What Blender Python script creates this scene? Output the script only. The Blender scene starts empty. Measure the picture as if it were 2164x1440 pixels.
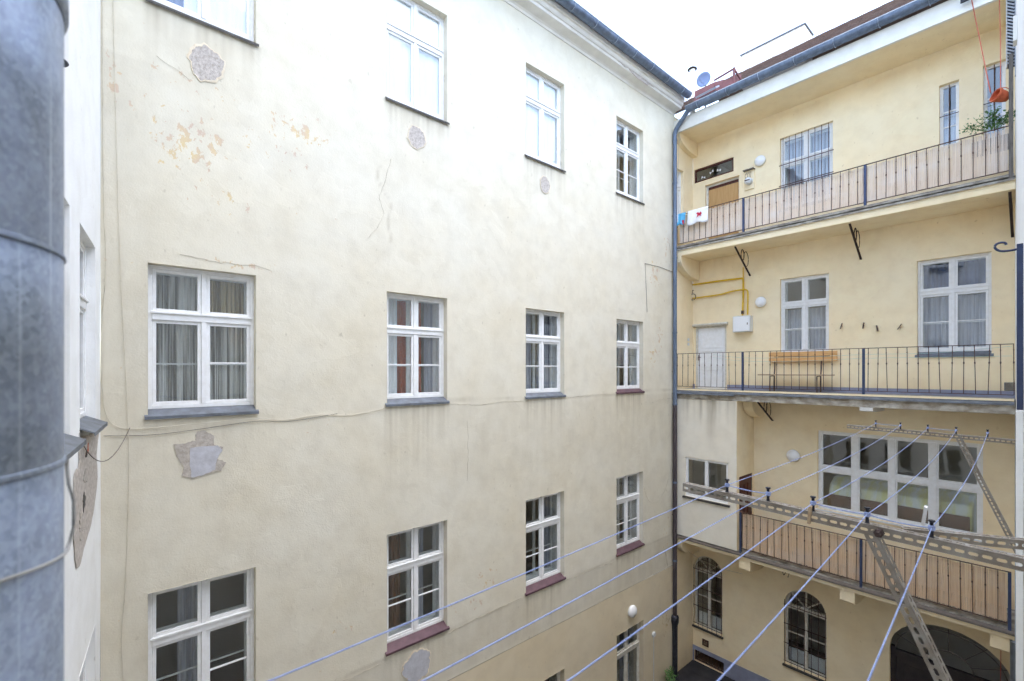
import bpy, math, random
import numpy as np
from mathutils import Vector, Matrix

random.seed(7)
rng = np.random.default_rng(7)
R = math.radians
sc = bpy.context.scene
COL = sc.collection

# ------------------------------------------------------------------ camera
cd = bpy.data.cameras.new('camera')
cd.sensor_width = 36.0
cd.lens = 36.0 * 984 / 2164          # ultra wide, level, lens shifted up a little
cd.shift_y = 64 / 2164.0
cd.clip_start = 0.02
cd.clip_end = 2000
cd.dof.use_dof = True
cd.dof.focus_distance = 9.0
cd.dof.aperture_fstop = 3.6
cam = bpy.data.objects.new('camera', cd)
cam.rotation_euler = (R(90), 0, 0)
COL.objects.link(cam)
sc.camera = cam

# ------------------------------------------------------------------ sky, sun, exposure
SUN_EL, SUN_AZ = 79.0, 120.0        # soft veiled sun, high overhead
w = bpy.data.worlds.new('World'); sc.world = w; w.use_nodes = True
nt = w.node_tree; nt.nodes.clear()
sky = nt.nodes.new('ShaderNodeTexSky'); sky.sky_type = 'NISHITA'; sky.sun_disc = False
sky.sun_elevation = R(SUN_EL); sky.sun_rotation = R(SUN_AZ)
sky.dust_density = 1.2; sky.air_density = 1.0; sky.ozone_density = 1.0
hs = nt.nodes.new('ShaderNodeHueSaturation'); hs.inputs['Saturation'].default_value = 0.84
bg = nt.nodes.new('ShaderNodeBackground'); bg.inputs['Strength'].default_value = 0.15
wo = nt.nodes.new('ShaderNodeOutputWorld')
nt.links.new(sky.outputs[0], hs.inputs['Color']); nt.links.new(hs.outputs[0], bg.inputs[0]); nt.links.new(bg.outputs[0], wo.inputs[0])
sl = bpy.data.lights.new('sun', 'SUN'); sl.energy = 0.5; sl.angle = R(90); sl.color = (1.0, 0.98, 0.95)
so = bpy.data.objects.new('sun', sl); COL.objects.link(so)
az, el = R(SUN_AZ), R(SUN_EL)
sd = Vector((math.sin(az) * math.cos(el), math.cos(az) * math.cos(el), math.sin(el)))
so.rotation_euler = (-sd).to_track_quat('-Z', 'Y').to_euler()
so.location = (0, 0, 30)
vs = sc.view_settings
vs.view_transform = 'Standard'; vs.look = 'None'; vs.gamma = 1.0; vs.use_curve_mapping = False
vs.exposure = 2.58
sc.cycles.use_denoising = True; sc.cycles.use_adaptive_sampling = True; sc.cycles.adaptive_threshold = 0.035
sc.cycles.max_bounces = 8; sc.cycles.diffuse_bounces = 6; sc.cycles.glossy_bounces = 2
sc.cycles.transmission_bounces = 8; sc.cycles.transparent_max_bounces = 14
sc.cycles.sample_clamp_indirect = 6.0

# ------------------------------------------------------------------ node helpers
def srgb(r, g, b):
    f = lambda c: (c / 12.92 if c <= 0.04045 else ((c + 0.055) / 1.055) ** 2.4)
    return (f(r / 255), f(g / 255), f(b / 255))

class NT:
    def __init__(s, name):
        s.m = bpy.data.materials.new(name); s.m.use_nodes = True
        s.t = s.m.node_tree; s.t.nodes.clear()
        s.out = s.n('ShaderNodeOutputMaterial')
        s.co = None
    def n(s, k): return s.t.nodes.new(k)
    def l(s, a, b): s.t.links.new(a, b)
    def put(s, sock, v):
        if hasattr(v, 'links') or isinstance(v, bpy.types.NodeSocket): s.l(v, sock)
        elif isinstance(v, (tuple, list)):
            sock.default_value = (*v, 1.0) if len(sock.default_value) == 4 and len(v) == 3 else v
        else: sock.default_value = v
    def coord(s, scale=(1, 1, 1)):
        if s.co is None: s.co = s.n('ShaderNodeTexCoord').outputs['Object']
        if scale == (1, 1, 1): return s.co
        m = s.n('ShaderNodeMapping'); m.inputs['Scale'].default_value = scale
        s.l(s.co, m.inputs['Vector']); return m.outputs[0]
    def noise(s, scale, detail=3, rough=0.55, vscale=(1, 1, 1), dist=0.0):
        n = s.n('ShaderNodeTexNoise'); n.inputs['Scale'].default_value = scale
        n.inputs['Detail'].default_value = detail; n.inputs['Roughness'].default_value = rough
        n.inputs['Distortion'].default_value = dist
        s.l(s.coord(vscale), n.inputs['Vector']); return n.outputs['Fac']
    def math(s, op, a, b=0.0, clamp=False):
        n = s.n('ShaderNodeMath'); n.operation = op; n.use_clamp = clamp
        s.put(n.inputs[0], a); s.put(n.inputs[1], b); return n.outputs[0]
    def rng(s, v, a, b, c=0.0, d=1.0):
        n = s.n('ShaderNodeMapRange'); s.put(n.inputs[0], v)
        for i, x in enumerate((a, b, c, d)): n.inputs[1 + i].default_value = x
        return n.outputs[0]
    def mix(s, f, a, b, mode='MIX'):
        n = s.n('ShaderNodeMix'); n.data_type = 'RGBA'; n.blend_type = mode; n.clamp_factor = True
        s.put(n.inputs[0], f); s.put(n.inputs[6], a); s.put(n.inputs[7], b); return n.outputs[2]
    def attr(s, name):
        n = s.n('ShaderNodeAttribute'); n.attribute_name = name; return n.outputs['Fac']
    def z(s):
        n = s.n('ShaderNodeSeparateXYZ'); s.l(s.coord(), n.inputs[0]); return n.outputs
    def bump(s, h, strength, dist=0.01):
        n = s.n('ShaderNodeBump'); n.inputs['Strength'].default_value = strength
        n.inputs['Distance'].default_value = dist; s.l(h, n.inputs['Height']); return n.outputs[0]
    def done(s, col, rough=0.7, metal=0.0, bump=None, spec=0.4, **kw):
        p = s.n('ShaderNodeBsdfPrincipled')
        s.put(p.inputs['Base Color'], col); s.put(p.inputs['Roughness'], rough)
        s.put(p.inputs['Metallic'], metal); p.inputs['Specular IOR Level'].default_value = spec
        for k, v in kw.items(): s.put(p.inputs[k.replace('_', ' ')], v)
        if bump is not None: s.l(bump, p.inputs['Normal'])
        s.l(p.outputs[0], s.out.inputs[0]); return s.m

M = {}
def plaster(name, base, tint, dirtc, flake1, flake2, mott=0.5):
    t = NT(name)
    n1 = t.noise(0.5, 3, 0.65); n2 = t.noise(2.6, 3, 0.6); st = t.noise(1.0, 2, 0.6, (5, 5, 0.9))
    c = t.mix(t.rng(n1, 0.35, 0.68), base, tint)
    c = t.mix(t.math('MULTIPLY', t.rng(n2, 0.42, 0.78), 0.22 * mott), c, dirtc)      # blotches
    pt_ = t.rng(t.noise(0.75, 4, 0.55, (1, 1, 1.3), 0.4), 0.575, 0.585)
    c = t.mix(t.math('MULTIPLY', pt_, 0.16 * mott), c, tuple(min(1.0, x * 1.12) for x in base))      # old repairs, sharp edged
    d = t.math('MULTIPLY', t.attr('dirt'), t.rng(st, 0.25, 0.72, 0.35, 1.0), True)
    c = t.mix(d, c, dirtc)
    fn = t.noise(8.5, 4, 0.66, (1, 1, 0.75), dist=0.3)
    fl = t.math('ADD', fn, t.math('MULTIPLY', t.attr('flake'), 0.235))
    fm = t.rng(fl, 0.722, 0.736)
    fc = t.mix(t.rng(n2, 0.4, 0.6), flake1, flake2)
    c = t.mix(t.math('MULTIPLY', fm, 0.85), c, fc)
    sp = t.rng(t.noise(13, 1, 0.5, (1, 1, 0.6)), 0.70, 0.76)                          # scuffs
    c = t.mix(t.math('MULTIPLY', sp, t.rng(n1, 0.42, 0.62, 0.0, 0.45 * mott)), c, dirtc)
    h = t.math('ADD', t.math('MULTIPLY', n2, 2.4), t.math('MULTIPLY', t.noise(40, 2, 0.65), 0.8))
    h = t.math('ADD', t.math('SUBTRACT', h, t.math('MULTIPLY', fm, 0.5)), t.math('MULTIPLY', pt_, 0.25))
    M[name] = t.done(c, 0.92, bump=t.bump(h, 0.27, 0.013), spec=0.15)

plaster('plaster_cream', srgb(225, 219, 201), srgb(221, 212, 189), srgb(170, 158, 134), srgb(216, 194, 146), srgb(206, 182, 160), 1.0)
plaster('plaster_yellow', srgb(250, 234, 199), srgb(248, 227, 185), srgb(188, 158, 106), srgb(225, 196, 140), srgb(215, 180, 130), 0.8)
plaster('plaster_white', srgb(246, 246, 243), srgb(242, 241, 235), srgb(172, 162, 142), srgb(214, 188, 140), srgb(206, 178, 155), 0.7)
plaster('plaster_pale', srgb(240, 233, 216), srgb(236, 226, 204), srgb(168, 156, 132), srgb(214, 188, 140), srgb(206, 178, 155), 0.7)
plaster('plaster_lower', srgb(224, 211, 182), srgb(220, 204, 171), srgb(172, 158, 130), srgb(200, 178, 130), srgb(196, 170, 135), 0.8)

def simple(name, c, rough=0.6, metal=0.0, var=0.25, scale=8, c2=None, bs=0.0, spec=0.4, vscale=(1, 1, 1), **kw):
    t = NT(name)
    c2 = c2 or tuple(x * 0.6 for x in c)
    n = t.noise(scale, 4, 0.6, vscale)
    col = t.mix(t.math('MULTIPLY', t.rng(n, 0.35, 0.72), var * 2, True), c, c2)
    b = t.bump(t.noise(scale * 3, 3, 0.6, vscale), bs) if bs else None
    M[name] = t.done(col, rough, metal, b, spec, **kw)

simple('white_paint', srgb(242, 242, 240), 0.5, var=0.18, scale=11, c2=srgb(212, 208, 198), bs=0.10)
simple('old_white_paint', srgb(226, 222, 210), 0.6, var=0.3, scale=9, c2=srgb(176, 166, 146), bs=0.06)
simple('zinc', srgb(118, 132, 152), 0.5, 0.35, 0.35, 3, srgb(84, 92, 104), bs=0.03, vscale=(3, 3, 0.5))
simple('zinc_light', srgb(176, 186, 198), 0.5, 0.4, 0.3, 4, srgb(140, 146, 152))
simple('sill_grey', srgb(118, 124, 132), 0.55, 0.2, 0.4, 6, srgb(84, 86, 88))
simple('sill_red', srgb(104, 78, 84), 0.6, 0.1, 0.4, 6, srgb(80, 60, 66))
simple('sill_dark', srgb(84, 80, 74), 0.7, 0.0, 0.4, 6, srgb(58, 54, 50))
simple('iron', srgb(60, 56, 60), 0.65, 0.2, 0.8, 16, srgb(104, 76, 62), bs=0.15)
simple('rusty_iron', srgb(74, 58, 52), 0.75, 0.2, 0.6, 14, srgb(52, 42, 40), bs=0.1)
simple('blue_paint', srgb(62, 74, 104), 0.5, 0.1, 0.3, 9, srgb(48, 54, 74))
simple('concrete', srgb(170, 164, 152), 0.9, 0, 0.6, 5, srgb(112, 106, 96), bs=0.2, vscale=(1, 1, 1.5))
simple('stained_concrete', srgb(208, 202, 188), 0.9, 0, 0.8, 3.5, srgb(156, 144, 126), bs=0.2, vscale=(1.2, 1, 2))
simple('fascia_white', srgb(236, 233, 224), 0.85, 0, 0.25, 2.5, srgb(206, 202, 192), bs=0.1)
simple('bare_plaster', srgb(208, 199, 189), 0.97, 0, 0.6, 22, srgb(172, 162, 150), bs=1.0, spec=0.1)
simple('cement_patch', srgb(198, 198, 202), 0.95, 0, 0.4, 7, srgb(172, 170, 172), bs=0.4, spec=0.1)
simple('brown_mortar', srgb(196, 188, 176), 0.97, 0, 0.6, 16, srgb(172, 162, 150), bs=0.5, spec=0.1)
simple('ochre_ring', srgb(226, 214, 190), 0.95, 0, 0.4, 12, srgb(214, 196, 168), bs=0.2, spec=0.1)
simple('gate_dark', srgb(66, 58, 56), 0.7, 0, 0.4, 4, srgb(44, 40, 42))
simple('gate_bar', srgb(120, 110, 102), 0.7, 0, 0.3, 8)
simple('crack', srgb(164, 154, 136), 0.95, 0, 0.6, 5, srgb(206, 196, 174))
simple('asphalt', srgb(66, 64, 64), 0.95, 0, 0.6, 1.5, srgb(48, 47, 48), bs=0.3, spec=0.2)
simple('plinth', srgb(150, 154, 174), 0.85, 0, 0.35, 3, srgb(122, 122, 134), bs=0.1)
simple('door_brown', srgb(94, 52, 40), 0.55, 0, 0.4, 7, srgb(62, 34, 28), vscale=(4, 4, 0.6))
simple('door_plywood', srgb(200, 160, 106), 0.6, 0, 0.35, 4, srgb(176, 132, 80), vscale=(8, 8, 0.7))
simple('bench_wood', srgb(222, 176, 118), 0.55, 0, 0.4, 4, srgb(192, 142, 84), vscale=(0.7, 9, 9))
simple('bench_seat', srgb(196, 170, 136), 0.6, 0, 0.4, 4, srgb(160, 132, 98), vscale=(0.7, 9, 9))
simple('gas_yellow', srgb(226, 186, 40), 0.45, 0, 0.2, 8, srgb(196, 156, 32))
simple('black_plastic', srgb(34, 34, 44), 0.5, 0, 0.3, 10)
simple('rope_blue', srgb(160, 172, 208), 0.85, 0, 0.5, 60, srgb(130, 146, 194))
simple('line_green', srgb(186, 216, 208), 0.7, 0, 0.2, 20)
simple('cord_grey', srgb(176, 172, 164), 0.8, 0, 0.3, 30)
simple('cable_beige', srgb(216, 208, 188), 0.75, 0, 0.4, 6, srgb(184, 174, 150))
simple('cable_dark', srgb(112, 102, 92), 0.7, 0, 0.3, 10)
simple('red_string', srgb(206, 112, 92), 0.8, 0, 0.2, 20)
simple('terracotta', srgb(206, 104, 66), 0.75, 0, 0.35, 9, srgb(168, 78, 48))
simple('slotted_steel', srgb(158, 151, 140), 0.55, 0.2, 0.6, 13, srgb(128, 116, 102), bs=0.12)
simple('red_sheet', srgb(126, 80, 78), 0.7, 0, 0.4, 4, srgb(96, 62, 62))
simple('dish_grey', srgb(122, 138, 172), 0.5, 0, 0.15, 5)
simple('chimney_white', srgb(238, 236, 232), 0.9, 0, 0.2, 2, srgb(214, 208, 200))
simple('lamp_white', srgb(242, 242, 240), 0.25, 0, 0.05, 5, srgb(228, 228, 226), spec=0.5)
simple('room_wall', srgb(190, 182, 168), 0.95, 0, 0.3, 0.8)
simple('room_floor', srgb(110, 84, 62), 0.7, 0, 0.3, 2)
simple('weathered_wood', srgb(122, 116, 108), 0.9, 0, 0.5, 6, srgb(84, 78, 72), bs=0.2, vscale=(6, 6, 0.6))
simple('net_white', srgb(190, 194, 200), 0.8, 0, 0.3, 20)
simple('tea_towel_white', srgb(240, 238, 236), 0.9, 0, 0.15, 10)
simple('tea_towel_blue', srgb(96, 176, 214), 0.9, 0, 0.2, 10)
simple('towel_red', srgb(196, 52, 74), 0.9, 0, 0.2, 10)
simple('bottle_blue', srgb(110, 120, 190), 0.3, 0, 0.2, 10)
simple('bed_yellow', srgb(240, 236, 160), 0.9, 0, 0.8, 1.6, srgb(244, 246, 232), vscale=(4, 1, 0.3))
simple('brown_wood_inside', srgb(120, 84, 56), 0.6, 0, 0.3, 4)
simple('meter_white', srgb(222, 224, 222), 0.4, 0, 0.15, 8)
simple('cast_iron', srgb(40, 40, 48), 0.45, 0.3, 0.45, 7, srgb(74, 76, 80))
simple('pipe_brown', srgb(96, 88, 90), 0.5, 0.35, 0.45, 3, srgb(70, 62, 64), vscale=(6, 6, 0.8))

def curtain_mat(name, c, c2, tr=0.35, vs=14):
    t = NT(name)
    col = t.mix(t.rng(t.noise(vs, 3, 0.6, (1, 1, 0.02)), 0.42, 0.60), c, c2)
    d = t.n('ShaderNodeBsdfDiffuse'); t.put(d.inputs[0], col)
    r_ = t.n('ShaderNodeBsdfTranslucent'); t.put(r_.inputs[0], col)
    m = t.n('ShaderNodeMixShader'); m.inputs[0].default_value = tr
    t.l(d.outputs[0], m.inputs[1]); t.l(r_.outputs[0], m.inputs[2]); t.l(m.outputs[0], t.out.inputs[0]); M[name] = t.m
curtain_mat('curtain_grey', srgb(238, 236, 230), srgb(128, 124, 116), 0.1, 17)
curtain_mat('curtain_tan', srgb(224, 206, 166), srgb(142, 124, 94), 0.1, 17)
curtain_mat('curtain_white', srgb(250, 250, 249), srgb(242, 243, 244), 0.0)
curtain_mat('curtain_lace', srgb(222, 224, 232), srgb(186, 188, 202), 0.3, 20)
curtain_mat('curtain_orange', srgb(206, 106, 62), srgb(176, 82, 48), 0.15)
curtain_mat('curtain_blue', srgb(92, 108, 150), srgb(66, 80, 118), 0.2)
curtain_mat('curtain_brown', srgb(150, 108, 78), srgb(112, 84, 66), 0.2)

def glass(name, gain=2.1, tint=(0.95, 0.97, 0.97)):
    t = NT(name)
    tr = t.n('ShaderNodeBsdfTransparent'); t.put(tr.inputs[0], tint)
    gl = t.n('ShaderNodeBsdfGlossy'); gl.inputs['Roughness'].default_value = 0.015
    b = t.bump(t.noise(1.6, 2, 0.5), 0.06, 0.05); t.l(b, gl.inputs['Normal'])
    ge = t.n('ShaderNodeNewGeometry'); dt = t.n('ShaderNodeVectorMath'); dt.operation = 'DOT_PRODUCT'
    t.l(ge.outputs['Normal'], dt.inputs[0]); t.l(ge.outputs['Incoming'], dt.inputs[1])
    k = t.math('SUBTRACT', 1.0, t.math('ABSOLUTE', dt.outputs['Value']), True)     # Schlick reflectance of one glass face
    f = t.math('MULTIPLY', t.math('ADD', 0.045, t.math('MULTIPLY', t.math('POWER', k, 5.0), 0.955)), gain, True)
    m = t.n('ShaderNodeMixShader'); t.l(f, m.inputs[0]); t.l(tr.outputs[0], m.inputs[1]); t.l(gl.outputs[0], m.inputs[2])
    t.l(m.outputs[0], t.out.inputs[0]); M[name] = t.m
glass('glass')

# galvanised duct: spangle, bluish patina, pale run marks
t = NT('galvanised')
v = t.n('ShaderNodeTexVoronoi'); v.inputs['Scale'].default_value = 150; t.l(t.coord(), v.inputs['Vector'])
c = t.mix(t.rng(t.noise(9.0, 5, 0.7, (1.0, 1.0, 0.8)), 0.38, 0.64), srgb(148, 157, 174), srgb(118, 125, 134))
c = t.mix(t.math('MULTIPLY', t.rng(v.outputs['Color'], 0.2, 0.9), 0.34), c, srgb(186, 196, 206))
c = t.mix(t.math('MULTIPLY', t.rng(t.noise(1.0, 3, 0.6, (34, 34, 0.5)), 0.60, 0.68), 0.55), c, srgb(206, 212, 220))
c = t.mix(t.math('MULTIPLY', t.rng(t.noise(1.0, 3, 0.6, (16, 16, 0.5)), 0.62, 0.75), 0.45), c, srgb(120, 98, 80))
M['galvanised'] = t.done(c, t.rng(t.noise(20, 3), 0.3, 0.7, 0.48, 0.62), 0.6, t.bump(t.noise(60, 3), 0.12, 0.003))

# reeds: colour by reed (position along the screen) and weathering
for nm, c1, c2, c3, c4 in (('reed_pale', (246, 232, 212), (220, 198, 174), (238, 230, 222), (160, 134, 110)), ('reed_brown', (242, 216, 180), (208, 176, 140), (226, 210, 192), (150, 120, 92))):
    t = NT(nm)
    c = t.mix(t.rng(t.noise(1.0, 2, 0.6, (60, 1, 0.4)), 0.3, 0.7), srgb(*c1), srgb(*c2))
    c = t.mix(t.math('MULTIPLY', t.rng(t.noise(1.0, 3, 0.6, (1.2, 1, 2.5)), 0.4, 0.7), 0.6), c, srgb(*c3))
    c = t.mix(t.math('MULTIPLY', t.rng(t.noise(1.0, 3, 0.7, (90, 1, 3)), 0.58, 0.7), 0.6), c, srgb(*c4))
    M[nm] = t.done(c, 0.85, 0, None, 0.2)
t = NT('roof_tile')
c = t.mix(t.rng(t.noise(1.0, 3, 0.7, (6, 3, 3)), 0.3, 0.7), srgb(138, 116, 106), srgb(106, 92, 87))
c = t.mix(t.math('MULTIPLY', t.rng(t.noise(0.8, 4), 0.45, 0.7), 0.5), c, srgb(132, 120, 110))
M['roof_tile'] = t.done(c, 0.9, 0, None, 0.2)
t = NT('leaf')
c = t.mix(t.rng(t.noise(9, 2), 0.35, 0.7), srgb(72, 112, 58), srgb(112, 148, 82))
M['leaf'] = t.done(c, 0.55, 0, None, 0.4)
t = NT('bulb_glow'); e = t.n('ShaderNodeEmission'); e.inputs[0].default_value = (1.0, 0.55, 0.2, 1); e.inputs[1].default_value = 7.0
t.l(e.outputs[0], t.out.inputs[0]); M['bulb_glow'] = t.m

# ------------------------------------------------------------------ mesh helpers
class MB:
    def __init__(s): s.v = []; s.f = []
    def box(s, x0, x1, y0, y1, z0, z1):
        b = len(s.v)
        s.v += [(x0, y0, z0), (x1, y0, z0), (x1, y1, z0), (x0, y1, z0), (x0, y0, z1), (x1, y0, z1), (x1, y1, z1), (x0, y1, z1)]
        s.f += [tuple(b + i for i in q) for q in ((0, 3, 2, 1), (4, 5, 6, 7), (0, 1, 5, 4), (1, 2, 6, 5), (2, 3, 7, 6), (3, 0, 4, 7))]
        return s
    def quad(s, *p):
        b = len(s.v); s.v += list(p); s.f.append(tuple(range(b, b + len(p)))); return s
    def prism_x(s, prof, x0, x1):                # closed (y,z) profile extruded along x
        b = len(s.v); n = len(prof)
        s.v += [(x0, y, z) for y, z in prof] + [(x1, y, z) for y, z in prof]
        s.f += [tuple(b + i for i in range(n)), tuple(b + n + i for i in reversed(range(n)))]
        for i in range(n):
            j = (i + 1) % n; s.f.append((b + i, b + n + i, b + n + j, b + j))
        return s
    def prism_y(s, poly, y0, y1):                # closed (x,z) polygon extruded along y
        b = len(s.v); n = len(poly)
        s.v += [(x, y0, z) for x, z in poly] + [(x, y1, z) for x, z in poly]
        s.f += [tuple(b + i for i in range(n)), tuple(b + n + i for i in reversed(range(n)))]
        for i in range(n):
            j = (i + 1) % n; s.f.append((b + i, b + n + i, b + n + j, b + j))
        return s
    def tube(s, pts, r, n=8, cap=True):
        pts = [Vector(p) for p in pts]; b = len(s.v); k = len(pts)
        rr = r if isinstance(r, (list, tuple)) else [r] * k
        up = Vector((0.013, 0.021, 1.0))
        for i, p in enumerate(pts):
            d = (pts[min(i + 1, k - 1)] - pts[max(i - 1, 0)]).normalized()
            a = d.cross(up)
            if a.length < 0.05: a = d.cross(Vector((1, 0.02, 0)))
            a.normalize(); c = d.cross(a).normalized()
            for j in range(n):
                t = 2 * math.pi * j / n
                s.v.append(tuple(p + a * (rr[i] * math.cos(t)) + c * (rr[i] * math.sin(t))))
        for i in range(k - 1):
            for j in range(n):
                q = (j + 1) % n
                s.f.append((b + i * n + j, b + i * n + q, b + (i + 1) * n + q, b + (i + 1) * n + j))
        if cap:
            s.f.append(tuple(b + j for j in range(n))); s.f.append(tuple(b + (k - 1) * n + j for j in reversed(range(n))))
        return s
    def bar(s, p, q, w_, h_, up=(0, 0, 1)):      # rectangular bar between two points
        p, q = Vector(p), Vector(q); d = (q - p).normalized(); a = d.cross(Vector(up))
        if a.length < 1e-3: a = d.cross(Vector((1, 0, 0)))
        a.normalize(); c = a.cross(d).normalized(); b = len(s.v)
        for e_ in (p, q):
            for sa, sc_ in ((-1, -1), (1, -1), (1, 1), (-1, 1)): s.v.append(tuple(e_ + a * (sa * w_ / 2) + c * (sc_ * h_ / 2)))
        s.f += [tuple(b + i for i in q_) for q_ in ((0, 3, 2, 1), (4, 5, 6, 7), (0, 1, 5, 4), (1, 2, 6, 5), (2, 3, 7, 6), (3, 0, 4, 7))]
        return s
    def lathe(s, prof, n=24, axis='z', c=(0, 0, 0)):   # (r,h) profile
        b = len(s.v); k = len(prof)
        for r_, h in prof:
            for j in range(n):
                t = 2 * math.pi * j / n; x, y = r_ * math.cos(t), r_ * math.sin(t)
                s.v.append((c[0] + x, c[1] + y, c[2] + h) if axis == 'z' else (c[0] + x, c[1] + h, c[2] + y))
        for i in range(k - 1):
            for j in range(n):
                q = (j + 1) % n; s.f.append((b + i * n + j, b + i * n + q, b + (i + 1) * n + q, b + (i + 1) * n + j))
        return s
    def frame(s, x0, x1, z0, z1, t_, y0, y1):    # rectangular frame, butted
        s.box(x0, x0 + t_, y0, y1, z0, z1); s.box(x1 - t_, x1, y0, y1, z0, z1)
        s.box(x0 + t_, x1 - t_, y0, y1, z0, z0 + t_); s.box(x0 + t_, x1 - t_, y0, y1, z1 - t_, z1); return s
    def mesh(s, name, mat, smooth=False, bevel=0):
        me = bpy.data.meshes.new(name); me.from_pydata(s.v, [], s.f)
        me.materials.append(M[mat]); me.update()
        if smooth: me.shade_smooth()
        return me
    def build(s, name, mat, parent=None, loc=(0, 0, 0), rot=(0, 0, 0), smooth=False, bevel=0):
        o = bpy.data.objects.new(name, s.mesh(name, mat, smooth)); COL.objects.link(o)
        o.location = loc; o.rotation_euler = rot; o.parent = parent
        if bevel:
            m = o.modifiers.new('bevel', 'BEVEL'); m.width = bevel; m.segments = 2; m.limit_method = 'ANGLE'
        return o
    def recalc(s): return s

def tag(o, label=None, cat=None, group=None, kind=None):
    if label: o['label'] = label
    if cat: o['category'] = cat
    if group: o['group'] = group
    if kind: o['kind'] = kind
    return o
class Frame:                                      # a wall: origin, direction along it; local y runs into the wall
    def __init__(s, o, ang): s.o = Vector((o[0], o[1], 0)); s.a = ang; s.m = Matrix.Translation(s.o) @ Matrix.Rotation(ang, 4, 'Z')
    def p(s, u, y, z): return s.m @ Vector((u, y, z))
TH = math.atan2(984, 1135)
FA = Frame((-5.051, 5.713), TH)                  # long left facade
FB = Frame((5.043, 14.464), TH - math.pi / 2)    # galleried wing across the end
FC = Frame((-5.051, 5.713), math.atan2(984, -722))   # near left wall
FR = Frame((9.76, 9.02), math.atan2(-.6853, -.7283)) # wall beside the camera
def thing(name, label, cat, fr, pos=(0, 0, 0), group=None, rot=0.0):
    o = bpy.data.objects.new(name, None); COL.objects.link(o); o.empty_display_size = 0.1
    o.location = fr.p(*pos); o.rotation_euler = (0, 0, fr.a + rot)
    return tag(o, label, cat, group)
def solo(mb, name, mat, fr, pos, label, cat, group=None, **kw):
    o = mb.build(name, mat, None, fr.p(*pos), (0, 0, fr.a), **kw)
    return tag(o, label, cat, group)

GZ = -9.43
# ------------------------------------------------------------------ ground
g = MB().box(-400, 400, -400, 400, -0.4, 0.0).build('ground', 'asphalt', None, (0, 0, GZ)); tag(g, kind='structure')

# ------------------------------------------------------------------ wall with openings
def arch_pts(a, b, zs, zc, n=14):                # segment of an ellipse from right spring to left spring
    cx, rx, rz = (a + b) / 2, (b - a) / 2, zc - zs
    return [(cx + rx * math.cos(math.pi * i / n), zs + rz * math.sin(math.pi * i / n)) for i in range(n + 1)]
def wall(parent, name, mat, u0, u1, z0, z1, ops, depth=0.14, step=0.07, y=0.0, fields=None, wob=0.004):
    """ops: (ua, ub, za, zb) or (ua, ub, za, zb, spring) for an arched head; a gridded face with real reveals"""
    us = set(np.round(np.arange(u0, u1, step), 4)) | {u1}; zs = set(np.round(np.arange(z0, z1, step), 4)) | {z1}
    eu = {round(a, 4) for o in ops for a in o[:2]}; ez = {round(a, 4) for o in ops for a in o[2:4]}
    us = {x for x in us if x in (u0, u1) or all(abs(x - a) > step * .45 for a in eu)} | eu
    zs = {x for x in zs if x in (z0, z1) or all(abs(x - a) > step * .45 for a in ez)} | ez
    U = np.array(sorted(us)); Z = np.array(sorted(zs)); nu, nz = len(U), len(Z)
    uu, zz = np.meshgrid(U, Z)
    keep = np.ones((nz - 1, nu - 1), bool)
    cu, cz = (U[1:] + U[:-1]) / 2, (Z[1:] + Z[:-1]) / 2
    edge = np.zeros_like(uu)
    for o in ops:
        keep[np.ix_((cz > o[2]) & (cz < o[3]), (cu > o[0]) & (cu < o[1]))] = False
    # gentle unevenness of old render (kept away from the reveals by staying under 4 mm)
    yy = y + wob * (np.sin(uu * 2.1 + 1.3 * np.sin(zz * 1.1)) + np.sin(zz * 1.7 + uu * .6 + 2)) * 0.5
    verts = np.stack([uu, yy, zz], -1).reshape(-1, 3).tolist()
    iz, iu = np.nonzero(keep)
    a = iz * nu + iu
    faces = np.stack([a, a + 1, a + nu + 1, a + nu], -1).tolist()
    for o in ops:
        ua, ub, za, zb = o[:4]; b = len(verts)
        if len(o) == 4:
            ring = [(ua, za), (ub, za), (ub, zb), (ua, zb)]
        else:
            ap = arch_pts(ua, ub, o[4], zb)
            ring = [(ua, za), (ub, za)] + ap
            cxm = (ua + ub) / 2; h = len(ap) // 2
            for i in range(len(ap) - 1):         # spandrels between the arch and the opening's square head
                (x1, q1), (x2, q2) = ap[i], ap[i + 1]
                k = len(verts); verts += [[x1, y, q1], [x1, y, zb], [x2, y, zb], [x2, y, q2]]; faces.append([k, k + 1, k + 2, k + 3])
        b = len(verts); n = len(ring)
        verts += [[x, y - wob, q] for x, q in ring] + [[x, y + depth, q] for x, q in ring]
        for i in range(n):
            j = (i + 1) % n; faces.append([b + i, b + j, b + n + j, b + n + i])
    me = bpy.data.meshes.new(name); me.from_pydata(verts, [], faces); me.materials.append(M[mat]); me.update()
    if fields:
        V = np.array(verts)
        for nm, fn in fields.items():
            at = me.attributes.new(nm, 'FLOAT', 'POINT'); at.data.foreach_set('value', fn(V[:, 0], V[:, 2]).astype(np.float32))
    o = bpy.data.objects.new(name, me); COL.objects.link(o); o.parent = parent
    return o

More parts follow.
